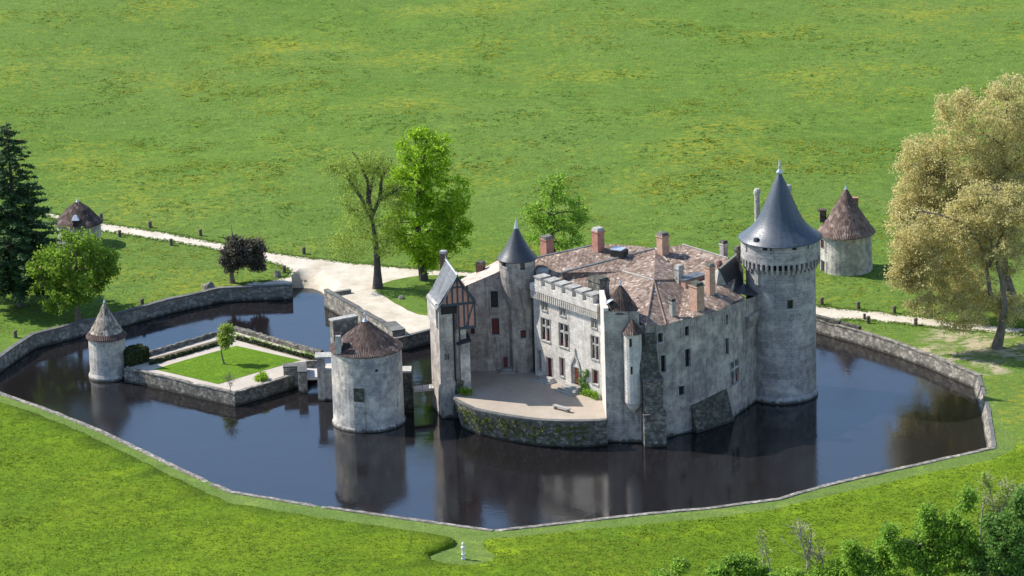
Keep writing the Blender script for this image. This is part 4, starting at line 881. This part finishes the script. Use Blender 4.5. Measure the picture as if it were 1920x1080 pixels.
g = MB(); g.lathe(c, [(.42, za-1.25), (.14, za), (.03, za+.35)], 12); g.build('lead_cap', M_lead, t)
# dovecotes in the grounds
t, c, r, zt, za, re = small_tower('dovecote', 'round rendered dovecote with brown conical tiled roof on the grass right of the keep', 1587, 505, 0, 49, 434, 350, 55, 0, 0, 0, 0)
pf = round_f(c, lambda z: r*(1-.006*(z))); ops = [on_round(1540.5, 458, c, r, 5.5, 18), on_round(1542.5, 500, c, r, 5.5, 22)]
g = MB(); g.panel(pf, pi, -.2, zt, ops, .3, 36, s0=-pi-.001, nzs=4); g.lathe(c, [(r, -.2), (r*.97, zt)], 20, 0, pi); dv = g.build('tower_wall', M_render, t)
window(pf, ops[0], dv, 'shut', .3, surround=.12); window(pf, ops[1], dv, 'door', .3, 'door', surround=.12)
g = MB(); g.lathe(c, [(r-.1, zt), (re, zt-.05), (re-.05, zt+.08), (re-.6, zt+.8), (re*.62, zt+2.0), (re*.33, zt+3.7), (.22, za-.35)], 40); g.build('cone_roof', M_flat2, t)
g = MB(); g.lathe(c, [(.5, za-1.0), (.2, za-.35), (.05, za+.1), (.03, za+.9)], 12); g.build('lead_cap', M_lead, t)
q = c+Vector((1.4, 1.4, 0)); q.x = at(q, 1603, 380).x; z1 = Z(q, 370); g = MB(); g.box((q.x, q.y, z1-2), (.8, .6, 2)); g.build('chimney', M_brick, t)
q = c+Vector((-2.9, .5, 0)); q.x = at(q, 1543, 400).x; z1 = Z(q, 394); g = MB(); g.box((q.x, q.y, z1-1.5), (.8, .7, 1.5)); g.box((q.x-.1, q.y, z1-.02), (1.1, .9, .12)); g.build('dormer', M_flat, t)
t, c, r, zt, za, re = small_tower('dovecote', 'brown conical roofed round dovecote behind the bush at the left', 150, 458, 0, 41, 416, 378, 46, 0, 0, 0, 0)
g = MB(); g.lathe(c, [(r, -.2), (r, zt)], 40); g.build('tower_wall', M_render, t)
g = MB(); g.lathe(c, [(r-.1, zt), (re, zt-.05), (re-.05, zt+.08), (re-.7, zt+.65), (re*.45, zt+1.9), (.25, za)], 40); g.build('cone_roof', M_flat, t)
g = MB(); g.lathe(c, [(.55, za-.45), (.15, za+.1), (.04, za+.5)], 12); g.build('lead_cap', M_lead, t)
g = MB(); g.box((c.x-.1, c.y-re+.9, zt+.2), (.7, 1.3, .85)); g.cur = 1; g.box((c.x-.1, c.y-re+.85, zt+1.05), (1.0, 1.5, .5), 0, .3); g.build('dormer', [M_void, M_lead], t)

# ---------------------------------------------------------------- bollards, rocks, statue
bol = [(190, 412, 'beside the brown roofed dovecote'), (281.6, 427, 'on the field side past the left dovecote'), (376, 442, 'on the field side left of the dark tree'), (224.6, 444, 'on the lawn just right of the dovecote'), (321, 460, 'on the lawn side left of the dark tree'),
       (570, 476, 'alone on the field edge above the wide gravel turn'), (533, 511, 'at the lawn tip right of the dark tree'), (29, 633, 'at the far left above the bend of the moat wall'), (149, 601, 'at the foot of the light green tree by the moat wall'), (267, 573, 'in tree shade above the moat wall'),
       (1541, 571, 'nearest the keep on the field side of the road'), (1609.5, 579, 'second from the keep on the field side of the road'), (1677, 587, 'third from the keep on the field side of the road'), (1746, 594, 'fourth from the keep on the field side of the road'), (1815, 601, 'fifth from the keep on the field side of the road'),
       (1628, 606, 'taller of the close pair right of the keep'), (1621, 598, 'smaller of the close pair right of the keep'), (1717, 610, 'between the close pair and the plane trunk'), (1791, 619, 'on the moat side just left of the plane trunk')]
def boll():
    t = thing('bollard', '', 'bollard', (0, 0, 0), 'bollards along the gravel road'); g = MB(); g.lathe((0, 0), [(.24, -.1), (.22, .6), (.2, .66), (.26, .7), (.26, .8), (.18, .9), (.02, .93)], 10); g.build('post', M_wood, t); return t
p0 = boll()
for i, (x, y, d) in enumerate(bol):
    if i == 0: t = p0
    else:
        t = p0.copy(); C.objects.link(t)
        for ch in list(p0.children): q = ch.copy(); C.objects.link(q); q.parent = t
    L = P(x, y); t.location = (L.x, L.y, gz(L.x, L.y)); t['label'] = 'short dark wooden bollard '+d
    k = .75 if 'smaller' in d else 1; t.scale = (k, k, k)
def rock(px, py, w_, h_, label, seed):
    c = P(px, py); g = MB(); rnd = random.Random(seed); vs = []; nn = 14; mm = 7
    for j in range(mm+1):
        for i in range(nn):
            ph = j/mm*pi/2; a = 2*pi*i/nn; k = 1+.35*noise.noise(Vector((math.cos(a)*1.3*math.cos(ph)+seed, math.sin(a)*1.3*math.cos(ph), ph)))
            vs.append((c.x+w_/2*math.cos(a)*math.cos(ph)*k, c.y+w_/2.4*math.sin(a)*math.cos(ph)*k, -.1+h_*math.sin(ph)*k))
    g.add(vs, [(j*nn+i, j*nn+(i+1) % nn, (j+1)*nn+(i+1) % nn, (j+1)*nn+i) for j in range(mm) for i in range(nn)]); tag(g.build('boulder', M_rock), label, 'rock')
rock(392, 542, 1.9, 1.0, 'big grey boulder above the moat wall left of the dark tree', 3)
rock(752, 560, .9, .5, 'small grey boulder on the shaded grass beside the gravel approach', 8)
rock(520, 519, 1.0, 1.0, 'pointed leaning grey stone at the lawn tip by the gravel turn', 12)
sp = P(869, 1050); sp.z = gz(sp.x, sp.y); t = thing('statue', 'small white stone figure on a pedestal in the mown circle of the front lawn', 'statue', tuple(sp))
g = MB(); g.box((sp.x, sp.y, sp.z), (.42, .42, .12)); g.box((sp.x, sp.y, sp.z+.12), (.3, .3, .38), 0, .85); g.box((sp.x, sp.y, sp.z+.5), (.38, .38, .08)); g.build('pedestal', M_marble, t)
g = MB(); z = sp.z+.58; g.lathe(sp, [(.1, z), (.15, z+.15), (.14, z+.3), (.12, z+.42), (.2, z+.6), (.24, z+.75), (.2, z+.84), (.08, z+.9), (.075, z+.95), (.12, z+1.0), (.145, z+1.1), (.13, z+1.2), (.06, z+1.27), (.01, z+1.28)], 14)
g.build('figure', M_marble, t, True)

# ---------------------------------------------------------------- foliage
def leaves(name, cents, rads, per, size, m_, parent, flat=.0, squash=.8, seed=0):
    r = np.random.default_rng(seed); nC = len(cents); cents = np.array(cents); rads = np.array(rads)
    cnt = np.maximum(3, (per*(rads/rads.mean())**2).astype(int)); idx = np.repeat(np.arange(nC), cnt); N = len(idx)
    d = r.normal(size=(N, 3)); d /= np.linalg.norm(d, axis=1)[:, None]; rr = r.random(N)**.6*r.uniform(.6, 1.35, N)
    p = cents[idx]+d*(rr*rads[idx])[:, None]*np.array([1, 1, squash])
    nr = r.normal(size=(N, 3)); nr = nr*(1-flat)+d*.5+np.array([0, 0, .5+flat]); nr /= np.linalg.norm(nr, axis=1)[:, None]
    a = np.cross(nr, r.normal(size=(N, 3))); a /= np.linalg.norm(a, axis=1)[:, None]; b2 = np.cross(nr, a)
    sz = size*r.uniform(.55, 1.3, N)[:, None]; a = a*sz; b2 = b2*sz*.62
    V = np.stack([p-a, p-b2*.9+a*.1, p+a, p+b2*.9-a*.1], 1).reshape(-1, 3); Fc = np.arange(N*4).reshape(N, 4)
    return raw(name, V, Fc, m_, parent)
def bend(a, b2, k, sag=.0, rnd=random):
    a, b2 = Vector(a), Vector(b2); L = (b2-a).length; out = []
    o = Vector((rnd.uniform(-1, 1), rnd.uniform(-1, 1), rnd.uniform(-.3, .6)))*L*.1
    for i in range(k+1): t = i/k; out.append(a.lerp(b2, t)+o*math.sin(pi*t)+Vector((0, 0, L*sag*math.sin(pi*t))))
    return out
def tree(name, label, base_px, blobs, trunk_top, tr, lm, bm, ncl=60, per=60, lsize=.22, clr=1.1, fork=.35, z0=0, cat='tree', group=None, depth=.85, seed=1, twigs=3, limbs=(), base=None, shell=.55, lean=None, inner=True, squash=.8, br=1.0):
    rnd = random.Random(seed); b_ = base if base is not None else P(*base_px, z0); b_ = Vector((b_[0], b_[1], b_[2])); s = scale_at(b_)
    t = thing(name, label, cat, tuple(b_), group); top = at(b_, *trunk_top)
    g = MB(); tp = [b_+Vector((0, 0, -.3))]+bend(b_, top, 5, 0, rnd)[1:]; nn = len(tp); rd = [tr*1.35]+[tr*(1-.72*i/(nn-1)) for i in range(1, nn)]; g.tube(tp, rd, 9)
    ax = []
    for lp in limbs:
        pts_ = [at(b_, *q) for q in lp]; pts_ = [p_+Vector((0, rnd.uniform(-1, 1)*.8 if i_ else 0, 0)) for i_, p_ in enumerate(pts_)]; k = len(pts_); g.tube(pts_, [tr*.52*(1-.8*i_/(k-1)) for i_ in range(k)], 7); ax += [(p_, .4) for p_ in pts_]
    vol = [bl[2]*bl[3] for bl in blobs]; tot = sum(vol); cents = []; rads = []
    for bl, v in zip(blobs, vol):
        c = at(b_, bl[0], bl[1]); rx, rz_ = bl[2]/s, bl[3]/s/math.cos(PIT); k = max(3, int(ncl*v/tot)); tries = 0
        oy = rnd.uniform(-.3, .3)*rx if len(blobs) > 2 else 0
        for _ in range(k):
            d = Vector((rnd.gauss(0, 1), rnd.gauss(0, 1), rnd.gauss(0, 1))).normalized(); q = (shell+(1-shell)*rnd.random()) if rnd.random() < .75 or not inner else rnd.random()**.5
            cl = clr*rnd.uniform(.65, 1.25); q *= max(.2, 1-cl*.5/max(rx, rz_))
            cents.append((c.x+d.x*rx*q, c.y+oy+d.y*rx*depth*q, c.z+d.z*rz_*q)); rads.append(cl)
    zlo, zhi = b_.z, top.z; SP = []; SRd = []
    for k_ in range(2, nn):
        for q in (0, .5): SP.append(tuple(tp[k_-1].lerp(tp[k_], q))); SRd.append(rd[k_-1])
    SP = [p_ for p_ in SP if p_[2] > zlo+(zhi-zlo)*fork] or [tuple(tp[-1])]; SRd = SRd[-len(SP):]
    for p_, _ in ax: SP.append(tuple(p_)); SRd.append(tr*.4)
    big = np.zeros((len(SP)+len(cents)*4+8, 3)); big[:len(SP)] = SP; br_ = list(SRd); cnt = len(SP)
    order = sorted(range(len(cents)), key=lambda i_: -(Vector(cents[i_])-Vector(SP[0])).length*(1 if rnd.random() < .12 else .01))
    for oi, i_c in enumerate(order):
        c = Vector(cents[i_c]); D = big[:cnt]-np.array(tuple(c)); dd = np.sqrt((D**2).sum(1))+np.maximum(0, D[:, 2]+.4)*1.8; si = int(dd.argmin()); src = Vector(big[si]); r0_ = br_[si]; L = (c-src).length
        if L < .25: continue
        r1 = min(r0_*.72, max(.03, L*.022+.02)*br+(.05 if oi < 14 else 0)); k_ = 4; pth = bend(src, c, k_, .06, rnd)
        g.tube(pth, [r1*(1-.6*i_/k_) for i_ in range(k_+1)], 5)
        for i_ in range(1, k_+1): big[cnt] = tuple(pth[i_]); br_.append(r1*(1-.6*i_/k_)); cnt += 1
        for _ in range(twigs):
            e = c+Vector((rnd.gauss(0, 1), rnd.gauss(0, 1), rnd.gauss(.3, 1)))*clr*.6; g.tube([pth[3], e], [r1*.35, .012*br], 3)
    g.build('trunk', bm, t, False)
    if lm is not None and per: leaves('crown', cents, rads, per, lsize, lm, t, seed=seed, squash=squash)
    return t
L_lime = leafmat('fresh_lime_leaves', (.16, .30, .012), (.34, .54, .02), (.50, .68, .05), .5)
L_dull = leafmat('young_olive_leaves', (.20, .28, .04), (.32, .42, .07), (.44, .52, .12), .55)
L_mid = leafmat('mid_green_leaves', (.15, .29, .03), (.27, .46, .045), (.38, .56, .07), .55)
L_plane = leafmat('tan_plane_leaves', (.44, .385, .15), (.62, .55, .23), (.76, .67, .35), .55)
L_con = leafmat('dark_cedar_needles', (.03, .065, .022), (.06, .12, .038), (.10, .17, .055), .3)
L_dark = leafmat('purple_dark_leaves', (.06, .05, .038), (.12, .105, .075), (.21, .19, .14), .35)
L_bush = leafmat('left_bush_leaves', (.12, .22, .02), (.23, .36, .035), (.36, .47, .06), .5)
L_fore = leafmat('foreground_leaves', (.14, .27, .03), (.25, .42, .05), (.38, .54, .09), .55)
L_fdk = leafmat('foreground_dark_leaves', (.09, .18, .035), (.16, .30, .06), (.25, .40, .09), .5)
L_lfore = leafmat('light_foreground_leaves', (.15, .28, .03), (.27, .44, .045), (.40, .56, .08), .55)
L_ivy = leafmat('ivy_leaves', (.07, .09, .02), (.14, .17, .035), (.25, .28, .06), .2)
L_hedge = leafmat('box_hedge_leaves', (.02, .035, .01), (.045, .065, .015), (.10, .10, .03), .15)

tree('lime_tree', 'tall bright lime green tree behind the half-timbered gatehouse', (795, 525), [(798, 290, 62, 52), (775, 345, 55, 55), (835, 370, 52, 60), (800, 440, 62, 55), (850, 430, 38, 55), (745, 430, 32, 45), (790, 250, 30, 16), (805, 480, 45, 30)], (800, 262), .48, L_lime, M_barkdk, 430, 52, .2, .95, .2, seed=3, shell=.55)
tree('half_bare_tree', 'old half-bare tree with forking dark trunk and thin olive leaves beside the gravel', (708, 540), [(665, 325, 62, 42), (700, 305, 50, 32), (735, 380, 38, 50), (670, 390, 45, 40), (650, 455, 45, 45), (715, 440, 55, 55), (620, 315, 26, 20)], (696, 405), .55, L_dull, M_barkdk, 230, 60, .13, 1.2, .35, seed=5, twigs=2, br=.55,
     limbs=[[(697, 412), (676, 372), (655, 340), (640, 315), (618, 308)], [(697, 412), (692, 370), (700, 330), (715, 305)], [(697, 405), (712, 375), (735, 360), (752, 350)], [(690, 380), (690, 340), (672, 300), (660, 285)], [(712, 375), (716, 330), (735, 300)]])
tree('young_tree', 'slender fresh green tree rising behind the castle roofs', (1045, 505), [(1035, 350, 32, 32), (1040, 395, 55, 42), (1085, 395, 28, 35), (1000, 400, 25, 28), (1045, 440, 60, 38)], (1040, 340), .28, L_mid, M_barkdk, 170, 36, .18, .85, .15, seed=8)
tree('dark_tree', 'small dark purple-leaved tree with pale trunk above the moat wall', (435, 530), [(465, 475, 36, 33), (440, 470, 35, 30), (480, 490, 22, 22), (432, 492, 25, 20)], (432, 462), .36, L_dark, M_bark, 120, 95, .17, .72, .45, seed=9, limbs=[[(433, 470), (425, 450), (410, 440)], [(433, 465), (436, 445), (433, 425)], [(433, 470), (447, 450), (460, 440)]])
tree('bushy_tree', 'broad yellow-green bushy tree in front of the dovecote at the left', (146, 602), [(140, 485, 72, 50), (90, 510, 45, 45), (190, 500, 42, 45), (140, 530, 75, 40), (120, 560, 50, 22), (150, 445, 50, 20), (95, 580, 22, 14)], (143, 470), .3, L_bush, M_bark, 280, 60, .2, .95, .25, seed=12)
# conifer
def conifer(base, top_px, label, seed):
    rnd = random.Random(seed); b_ = P(*base); tp = at(b_, *top_px); H = tp.z-b_.z; s = scale_at(b_); t = thing('cedar_tree', label, 'tree', tuple(b_)); g = MB(); g.tube([b_-Vector((0, 0, .3)), b_.lerp(tp, .3), b_.lerp(tp, .6), tp], [.6, .42, .28, .03], 9); cents = []; rads = []
    for i in range(300):
        k = rnd.random()**1.15; hgt = .12+.87*k; prof = 7.4*(1-hgt)**.72+.3; prof *= rnd.uniform(.55, 1.15); a = rnd.uniform(0, 2*pi); o = b_.lerp(tp, hgt); e = o+Vector((math.cos(a)*prof, math.sin(a)*prof, -.08*prof+rnd.uniform(-.2, .3)))
        g.tube([o, o.lerp(e, .5)+Vector((0, 0, .12)), e], [.09*(1-hgt)+.03, .05, .02], 4); m_ = max(2, int(prof*1.7))
        for j in range(m_):
            q = .3+.7*(j+.5)/m_; c = o.lerp(e, q)+Vector((rnd.uniform(-.3, .3), rnd.uniform(-.3, .3), 0)); cents.append(tuple(c)); rads.append(.45+.6*(1-hgt)*1.1*(1-.3*q))
    g.build('trunk', M_barkdk, t); leaves('crown', cents, rads, 46, .2, L_con, t, flat=.55, squash=.35, seed=seed)
conifer((40, 575), (12, 228), 'tall dark cedar tree at the left edge', 4)
# plane trees at the right
tree('plane_tree', 'huge tan-leaved plane tree whose crown reaches highest at the right edge', (1905, 586), [(1860, 230, 110, 75), (1800, 300, 85, 75), (1910, 300, 90, 110), (1745, 370, 75, 80), (1840, 380, 90, 80), (1700, 420, 45, 60), (1790, 200, 50, 35), (1890, 165, 60, 22), (1760, 430, 80, 80), (1730, 310, 55, 70), (1720, 370, 60, 70), (1870, 360, 90, 90), (1820, 440, 80, 70)], (1885, 300), .6, L_plane, M_barkpale, 1250, 84, .145, 1.05, .3, seed=21, twigs=3, shell=.5)
tree('plane_tree', 'tan-leaved plane tree with leaning mottled trunk between road and moat at the right', (1868, 652), [(1850, 400, 85, 60), (1790, 450, 80, 60), (1730, 490, 55, 60), (1870, 470, 70, 60), (1790, 530, 60, 45), (1715, 520, 35, 45), (1905, 400, 60, 60), (1720, 440, 60, 60), (1830, 560, 60, 40), (1740, 570, 50, 28), (1700, 500, 40, 60), (1800, 590, 60, 30), (1890, 580, 40, 40)], (1850, 430), .55, L_plane, M_barkpale, 820, 72, .145, .95, .3, seed=22, limbs=[[(1858, 560), (1850, 500), (1835, 450), (1810, 420)], [(1853, 500), (1880, 440), (1900, 400)]], shell=.5)
tree('plane_tree', 'slimmer plane tree trunk and thin foliage standing behind the road at the right', (1792, 560), [(1770, 460, 60, 55), (1800, 400, 50, 55), (1740, 520, 45, 35), (1820, 510, 45, 40)], (1795, 400), .38, L_plane, M_barkpale, 180, 70, .145, 1.0, .2, seed=23)
# garden plants
tree('garden_tree', 'small slim tree on the square garden lawn', (421, 682), [(421, 620, 16, 17), (418, 640, 18, 14), (424, 635, 17, 16)], (420, 625), .11, L_dull, M_bark, 40, 75, .13, .55, .55, seed=31)
tree('bare_shrub', 'leafless brown shrub at the front corner of the garden path', (433, 735), [(430, 712, 16, 13)], (432, 725), .07, None, M_bark, 26, 0, .1, .5, .2, cat='shrub', seed=32, twigs=7)
tree('green_shrub', 'low bright green shrub on the garden path edge', (490, 712), [(490, 706, 17, 6)], (490, 708), .05, L_lime, M_bark, 24, 60, .1, .4, .1, cat='shrub', seed=33)
def hedge(a, b2, w_, h_, label, m_=L_hedge, n_=2600, name='hedge', sz=.11):
    A, B = P(*a), P(*b2); f, L = straight(A, B); g = MB(); g.quadbox(f, 0, L, -.05, h_-.05, .05, w_-.05); t = thing(name, label, 'hedge', (A.x, A.y, 0)); g.build('core', M_hedgecore, t); r = np.random.default_rng(5); cs = []
    for _ in range(n_//10):
        u, v, q = r.random(3); k = r.integers(0, 5)
        if k == 0: c = f(u*L, v*h_, 0)
        elif k == 1: c = f(u*L, v*h_, w_)
        elif k == 2: c = f(0 if q < .5 else L, v*h_, u*w_)
        else: c = f(u*L, h_, v*w_)
        cs.append(c)
    leaves('foliage', cs, [.14]*len(cs), 16, sz, m_, t, seed=3)
M_hedgecore = plain('hedge_core', (.02, .03, .01), 1, .3)
hedge((243, 688), (281, 678), 2.2, 1.75, 'tall clipped dark block hedge beside the pepperpot tower', n_=4200)
hedge((284, 684), (437, 640), .35, .35, 'long low clipped hedge on the far left side of the garden', n_=2600)
hedge((444, 637), (588, 676), .35, .35, 'long low clipped hedge on the far right side of the garden', n_=2600)
def patch(name, label, cat, pts_, rad, per, size, m_, group=None, kind=None, seed=1, stem=None):
    t = thing(name, label, cat, tuple(pts_[0]), group); leaves('foliage', [tuple(p) for p in pts_], [rad*random.uniform(.6, 1.3) for _ in pts_], per, size, m_, t, seed=seed)
    if stem: g = MB(); g.tube(stem, [.05]*len(stem), 5); g.build('stem', M_bark, t)
    return t
# ivy on the retaining wall
ps_ = []
for _ in range(150):
    k = random.choice((1, 1, 2, 2, 3, 3, 4, 5, 6, 6)); u = random.random(); q = random.random()**.7
    a = bw[k].lerp(bw[k+1], u); b2 = Vector((*rwp[k].lerp(rwp[k+1], u).xy, CY+.2)); p = a.lerp(b2, .15+.75*q); ps_.append(p+Vector((0, -.05, 0)))
patch('ivy', 'yellow-green ivy patches hanging over the curved courtyard wall above the water', 'ivy', ps_, .33, 34, .09, L_ivy, seed=4)
f, L = straight(FA, JF)
def fpx(px, py, d=-.12): s_, z_ = onwall(px, py, FA, JF); return Vector(f(s_, z_, d))
patch('climbing_plant', 'green climbing plant on the pale facade right of the red door', 'climber', [fpx(1096+random.gauss(0, 4.5), random.uniform(694, 742)) for _ in range(55)], .26, 40, .1, L_fdk, seed=5, stem=[fpx(1103, 745), fpx(1099, 720), fpx(1094, 695)])
patch('shrub', 'low green shrubs at the foot of the facade near the corner tower', 'shrub', [fpx(random.uniform(1102, 1128), 0, -.45) for _ in range(1)] and [Vector((*fpx(q, 745, -.35-random.random()*.4).xy, CY+.1+random.random()*.6)) for q in np.linspace(1101, 1128, 34)], .3, 40, .1, L_fore, seed=6)
sb = P(868, 741, CY); patch('shrub', 'dark green shrub in the courtyard corner by the gatehouse pier', 'shrub', [sb+Vector((random.uniform(-.2, 1.1), random.uniform(-.3, .5), random.uniform(.1, .7))) for _ in range(22)], .32, 45, .1, L_fore, seed=7)
sb = P(1190, 825, WL); patch('wall_plant', 'bright green plant growing from the outer wall beside the buttress', 'plant', [Vector((at(sb, 1191, 790).x+random.gauss(0, .3), sb.y-.15+random.uniform(-.3, .1), at(sb, 1191, 790).z+random.gauss(0, .5))) for _ in range(24)], .28, 40, .1, L_fdk, seed=8)
sb = P(555, 655); 
cs = [P(444+145*k/40, 634+39*k/40).lerp(P(437+163*k/40, 622+46*k/40), random.uniform(.1, .7))+Vector((0, 0, .15)) for k in range(41)]
patch('flower_border', 'loose green border plants behind the low hedge in the garden', 'plants', cs, .3, 30, .09, L_fore, seed=9)
sb = P(818, 741, 0); 
# foreground trees at the bottom right
FG = 'leafy trees rising from below at the bottom right'
def fore(px, py, blobs, label, lm, seed, ncl=110, per=70, lsize=.17, clr=.8, tt=None, tr=.2, group=FG, twigs=3, name='foreground_tree', shell=.35, limbs=(), br=1.0, bm=None):
    tree(name, label, (px, py), blobs, tt or (blobs[0][0], blobs[0][1]), tr, lm, bm or M_bark, ncl, per, lsize, clr, .2, seed=seed, group=group, twigs=twigs, shell=shell, limbs=limbs, br=br)
fore(1760, 1215, [(1760, 1010, 48, 45), (1740, 1050, 60, 50), (1800, 1020, 45, 60), (1695, 1030, 32, 40), (1814, 940, 20, 32), (1744, 968, 24, 30), (1785, 985, 36, 36), (1670, 1000, 18, 26)], 'mid green leafy tree in the bottom right foreground, left of the darkest tree', L_fore, 41, 340, 70)
fore(1890, 1225, [(1890, 1010, 60, 60), (1860, 1080, 70, 60), (1918, 950, 26, 40), (1910, 1090, 60, 60), (1860, 985, 24, 30)], 'darker green leafy tree filling the bottom right corner', L_fdk, 42, 330, 75)
fore(1880, 1160, [(1852, 905, 22, 26), (1893, 925, 22, 34), (1870, 960, 35, 40)], 'sparse brownish treetop poking up at the right edge above the dark tree', L_dull, 43, 60, 20, twigs=6, tr=.2, clr=.9, br=1.8, bm=M_barktan, limbs=[[(1878, 1040), (1872, 980), (1858, 930), (1846, 895)], [(1872, 980), (1888, 930), (1895, 900)]])
fore(1660, 1200, [(1660, 1035, 36, 35), (1650, 1070, 50, 40), (1598, 1040, 26, 34), (1610, 1070, 34, 30)], 'light green leafy tree between the bare tree and the mid green tree', L_lfore, 44, 190, 46)
fore(1530, 1180, [(1500, 1000, 30, 32), (1525, 1035, 26, 34)], 'mostly bare grey branching tree at the bottom of the front meadow', L_dull, 45, 26, 9, twigs=6, tr=.22, clr=.9, tt=(1516, 1010), br=2.0, bm=M_barktan,
     limbs=[[(1528, 1085), (1512, 1045), (1488, 1030), (1470, 1012), (1461, 1000)], [(1514, 1050), (1500, 1005), (1497, 968)], [(1518, 1040), (1522, 1000), (1514, 975)], [(1545, 1085), (1542, 1050), (1530, 1010)]])
fore(1440, 1160, [(1425, 1010, 14, 20), (1432, 1045, 16, 24)], 'thin bare sapling left of the bare grey tree', L_dull, 46, 10, 10, twigs=5, tr=.12, clr=.6, tt=(1422, 995), br=1.8, bm=M_barktan, limbs=[[(1432, 1060), (1424, 1025), (1414, 1000)], [(1430, 1050), (1428, 1015), (1425, 990)]])
fore(1380, 1150, [(1385, 1060, 46, 22), (1350, 1075, 32, 22), (1420, 1075, 34, 20), (1366, 1050, 14, 14)], 'low bushy green crown at the bottom edge below the sapling', L_fore, 47, 120, 50, clr=.65)
fore(1265, 1150, [(1275, 1062, 16, 20), (1240, 1082, 26, 14)], 'small green bush top at the bottom edge, leftmost of the foreground trees', L_lfore, 48, 50, 45, clr=.6)
fore(1590, 1190, [(1590, 1070, 40, 24), (1540, 1085, 40, 20), (1480, 1088, 40, 16)], 'low green scrub crown at the bottom edge under the bare grey tree', L_lfore, 49, 150, 50, clr=.65)

# ---------------------------------------------------------------- grass clumps (uncountable)
def clumps(name, label, n_, region, hgt, wid, m_, seed, dens=None, blades=5, cat='grass'):
    r = np.random.default_rng(seed); P0 = []
    while len(P0) < n_:
        x, y = region(r); 
        if dens and r.random() > dens(x, y): continue
        P0.append((x, y, gz(x, y)+(.28 if y < -25 else 0)))
    P0 = np.array(P0); N = len(P0)*blades; idx = np.repeat(np.arange(len(P0)), blades); a = r.uniform(0, 2*pi, N); w_ = wid*r.uniform(.4, 1.2, N); h = hgt*r.uniform(.4, 1.3, N)
    c = P0[idx]+np.stack([r.normal(0, wid*1.2, N), r.normal(0, wid*1.2, N), np.full(N, -.03)], 1); dx = np.stack([np.cos(a)*w_, np.sin(a)*w_, np.zeros(N)], 1); ln = np.stack([r.normal(0, 1.2, N)*h, r.normal(0, 1.2, N)*h, h*.6], 1)
    V = np.stack([c-dx, c+dx, c+dx*.3+ln, c-dx*.5+ln*.9], 1).reshape(-1, 3); o = raw(name, V, np.arange(N*4).reshape(N, 4), m_); tag(o, label, cat, None, 'stuff'); return o
G_y = leafmat('yellow_flower_clumps', (.19, .24, .02), (.26, .28, .025), (.38, .34, .035), .5); G_g = leafmat('green_grass_clumps', (.09, .17, .02), (.13, .21, .028), (.18, .25, .035), .5)
G_m = leafmat('bright_meadow_clumps', (.12, .19, .01), (.145, .21, .012), (.18, .23, .018), .5)
def far_region(r):
    while True:
        py = r.random()**.8*640-5; px = r.random()*2000-40; q = P(px, py)
        if pip(q.x, q.y, roadc) or segdist(q.x, q.y, roadc) < .8: continue
        if q.y < 8 and (pip(q.x, q.y, moat) or segdist(q.x, q.y, moat) < 1): continue
        if q.y > -22: return q.x, q.y
def dy(x, y): return min(1, max(.02, (noise.noise(Vector((x*.035, y*.05, 3)))+noise.noise(Vector((x*.2, y*.25, 9)))*.6)*2.2+.25))
def dg(x, y): return min(1, max(.1, noise.noise(Vector((x*.06, y*.09, 30)))*.6+.6))
clumps('flowering_grass_clumps', 'yellow flowering weed clumps scattered over the far pasture', 13000, far_region, .13, .2, G_y, 1, dy)
clumps('pasture_grass_clumps', 'rough green grass clumps over the far pasture', 12000, far_region, .13, .22, G_g, 2, dg)
def verge_region(r):
    i = r.integers(0, len(road)); a = road[i]; b2 = road[(i+1) % len(road)]; q = a.lerp(b2, float(r.random())); q = (q.x+r.normal(0, .22), q.y+r.normal(0, .22))
    return q if not pip(q[0], q[1], moat) and abs(q[0]) < 90 else (0.0, 900.0)
clumps('verge_grass', 'ragged grass tufts along the edges of the gravel road', 5000, verge_region, .16, .16, G_g, 6, None)
mownc = [P(x, y) for x, y in mown_px]
def near_region(r):
    while True:
        py = 745+r.random()*360; px = r.random()*2000-40; q = P(px, py)
        if pip(q.x, q.y, mownc) or pip(q.x, q.y, moat): continue
        if q.y > (RL.y-1 if q.x > 0 else LL.y-1): continue
        return q.x, q.y
clumps('meadow_grass_clumps', 'longer bright green meadow grass in the foreground', 14000, near_region, .2, .1, G_m, 3, None)
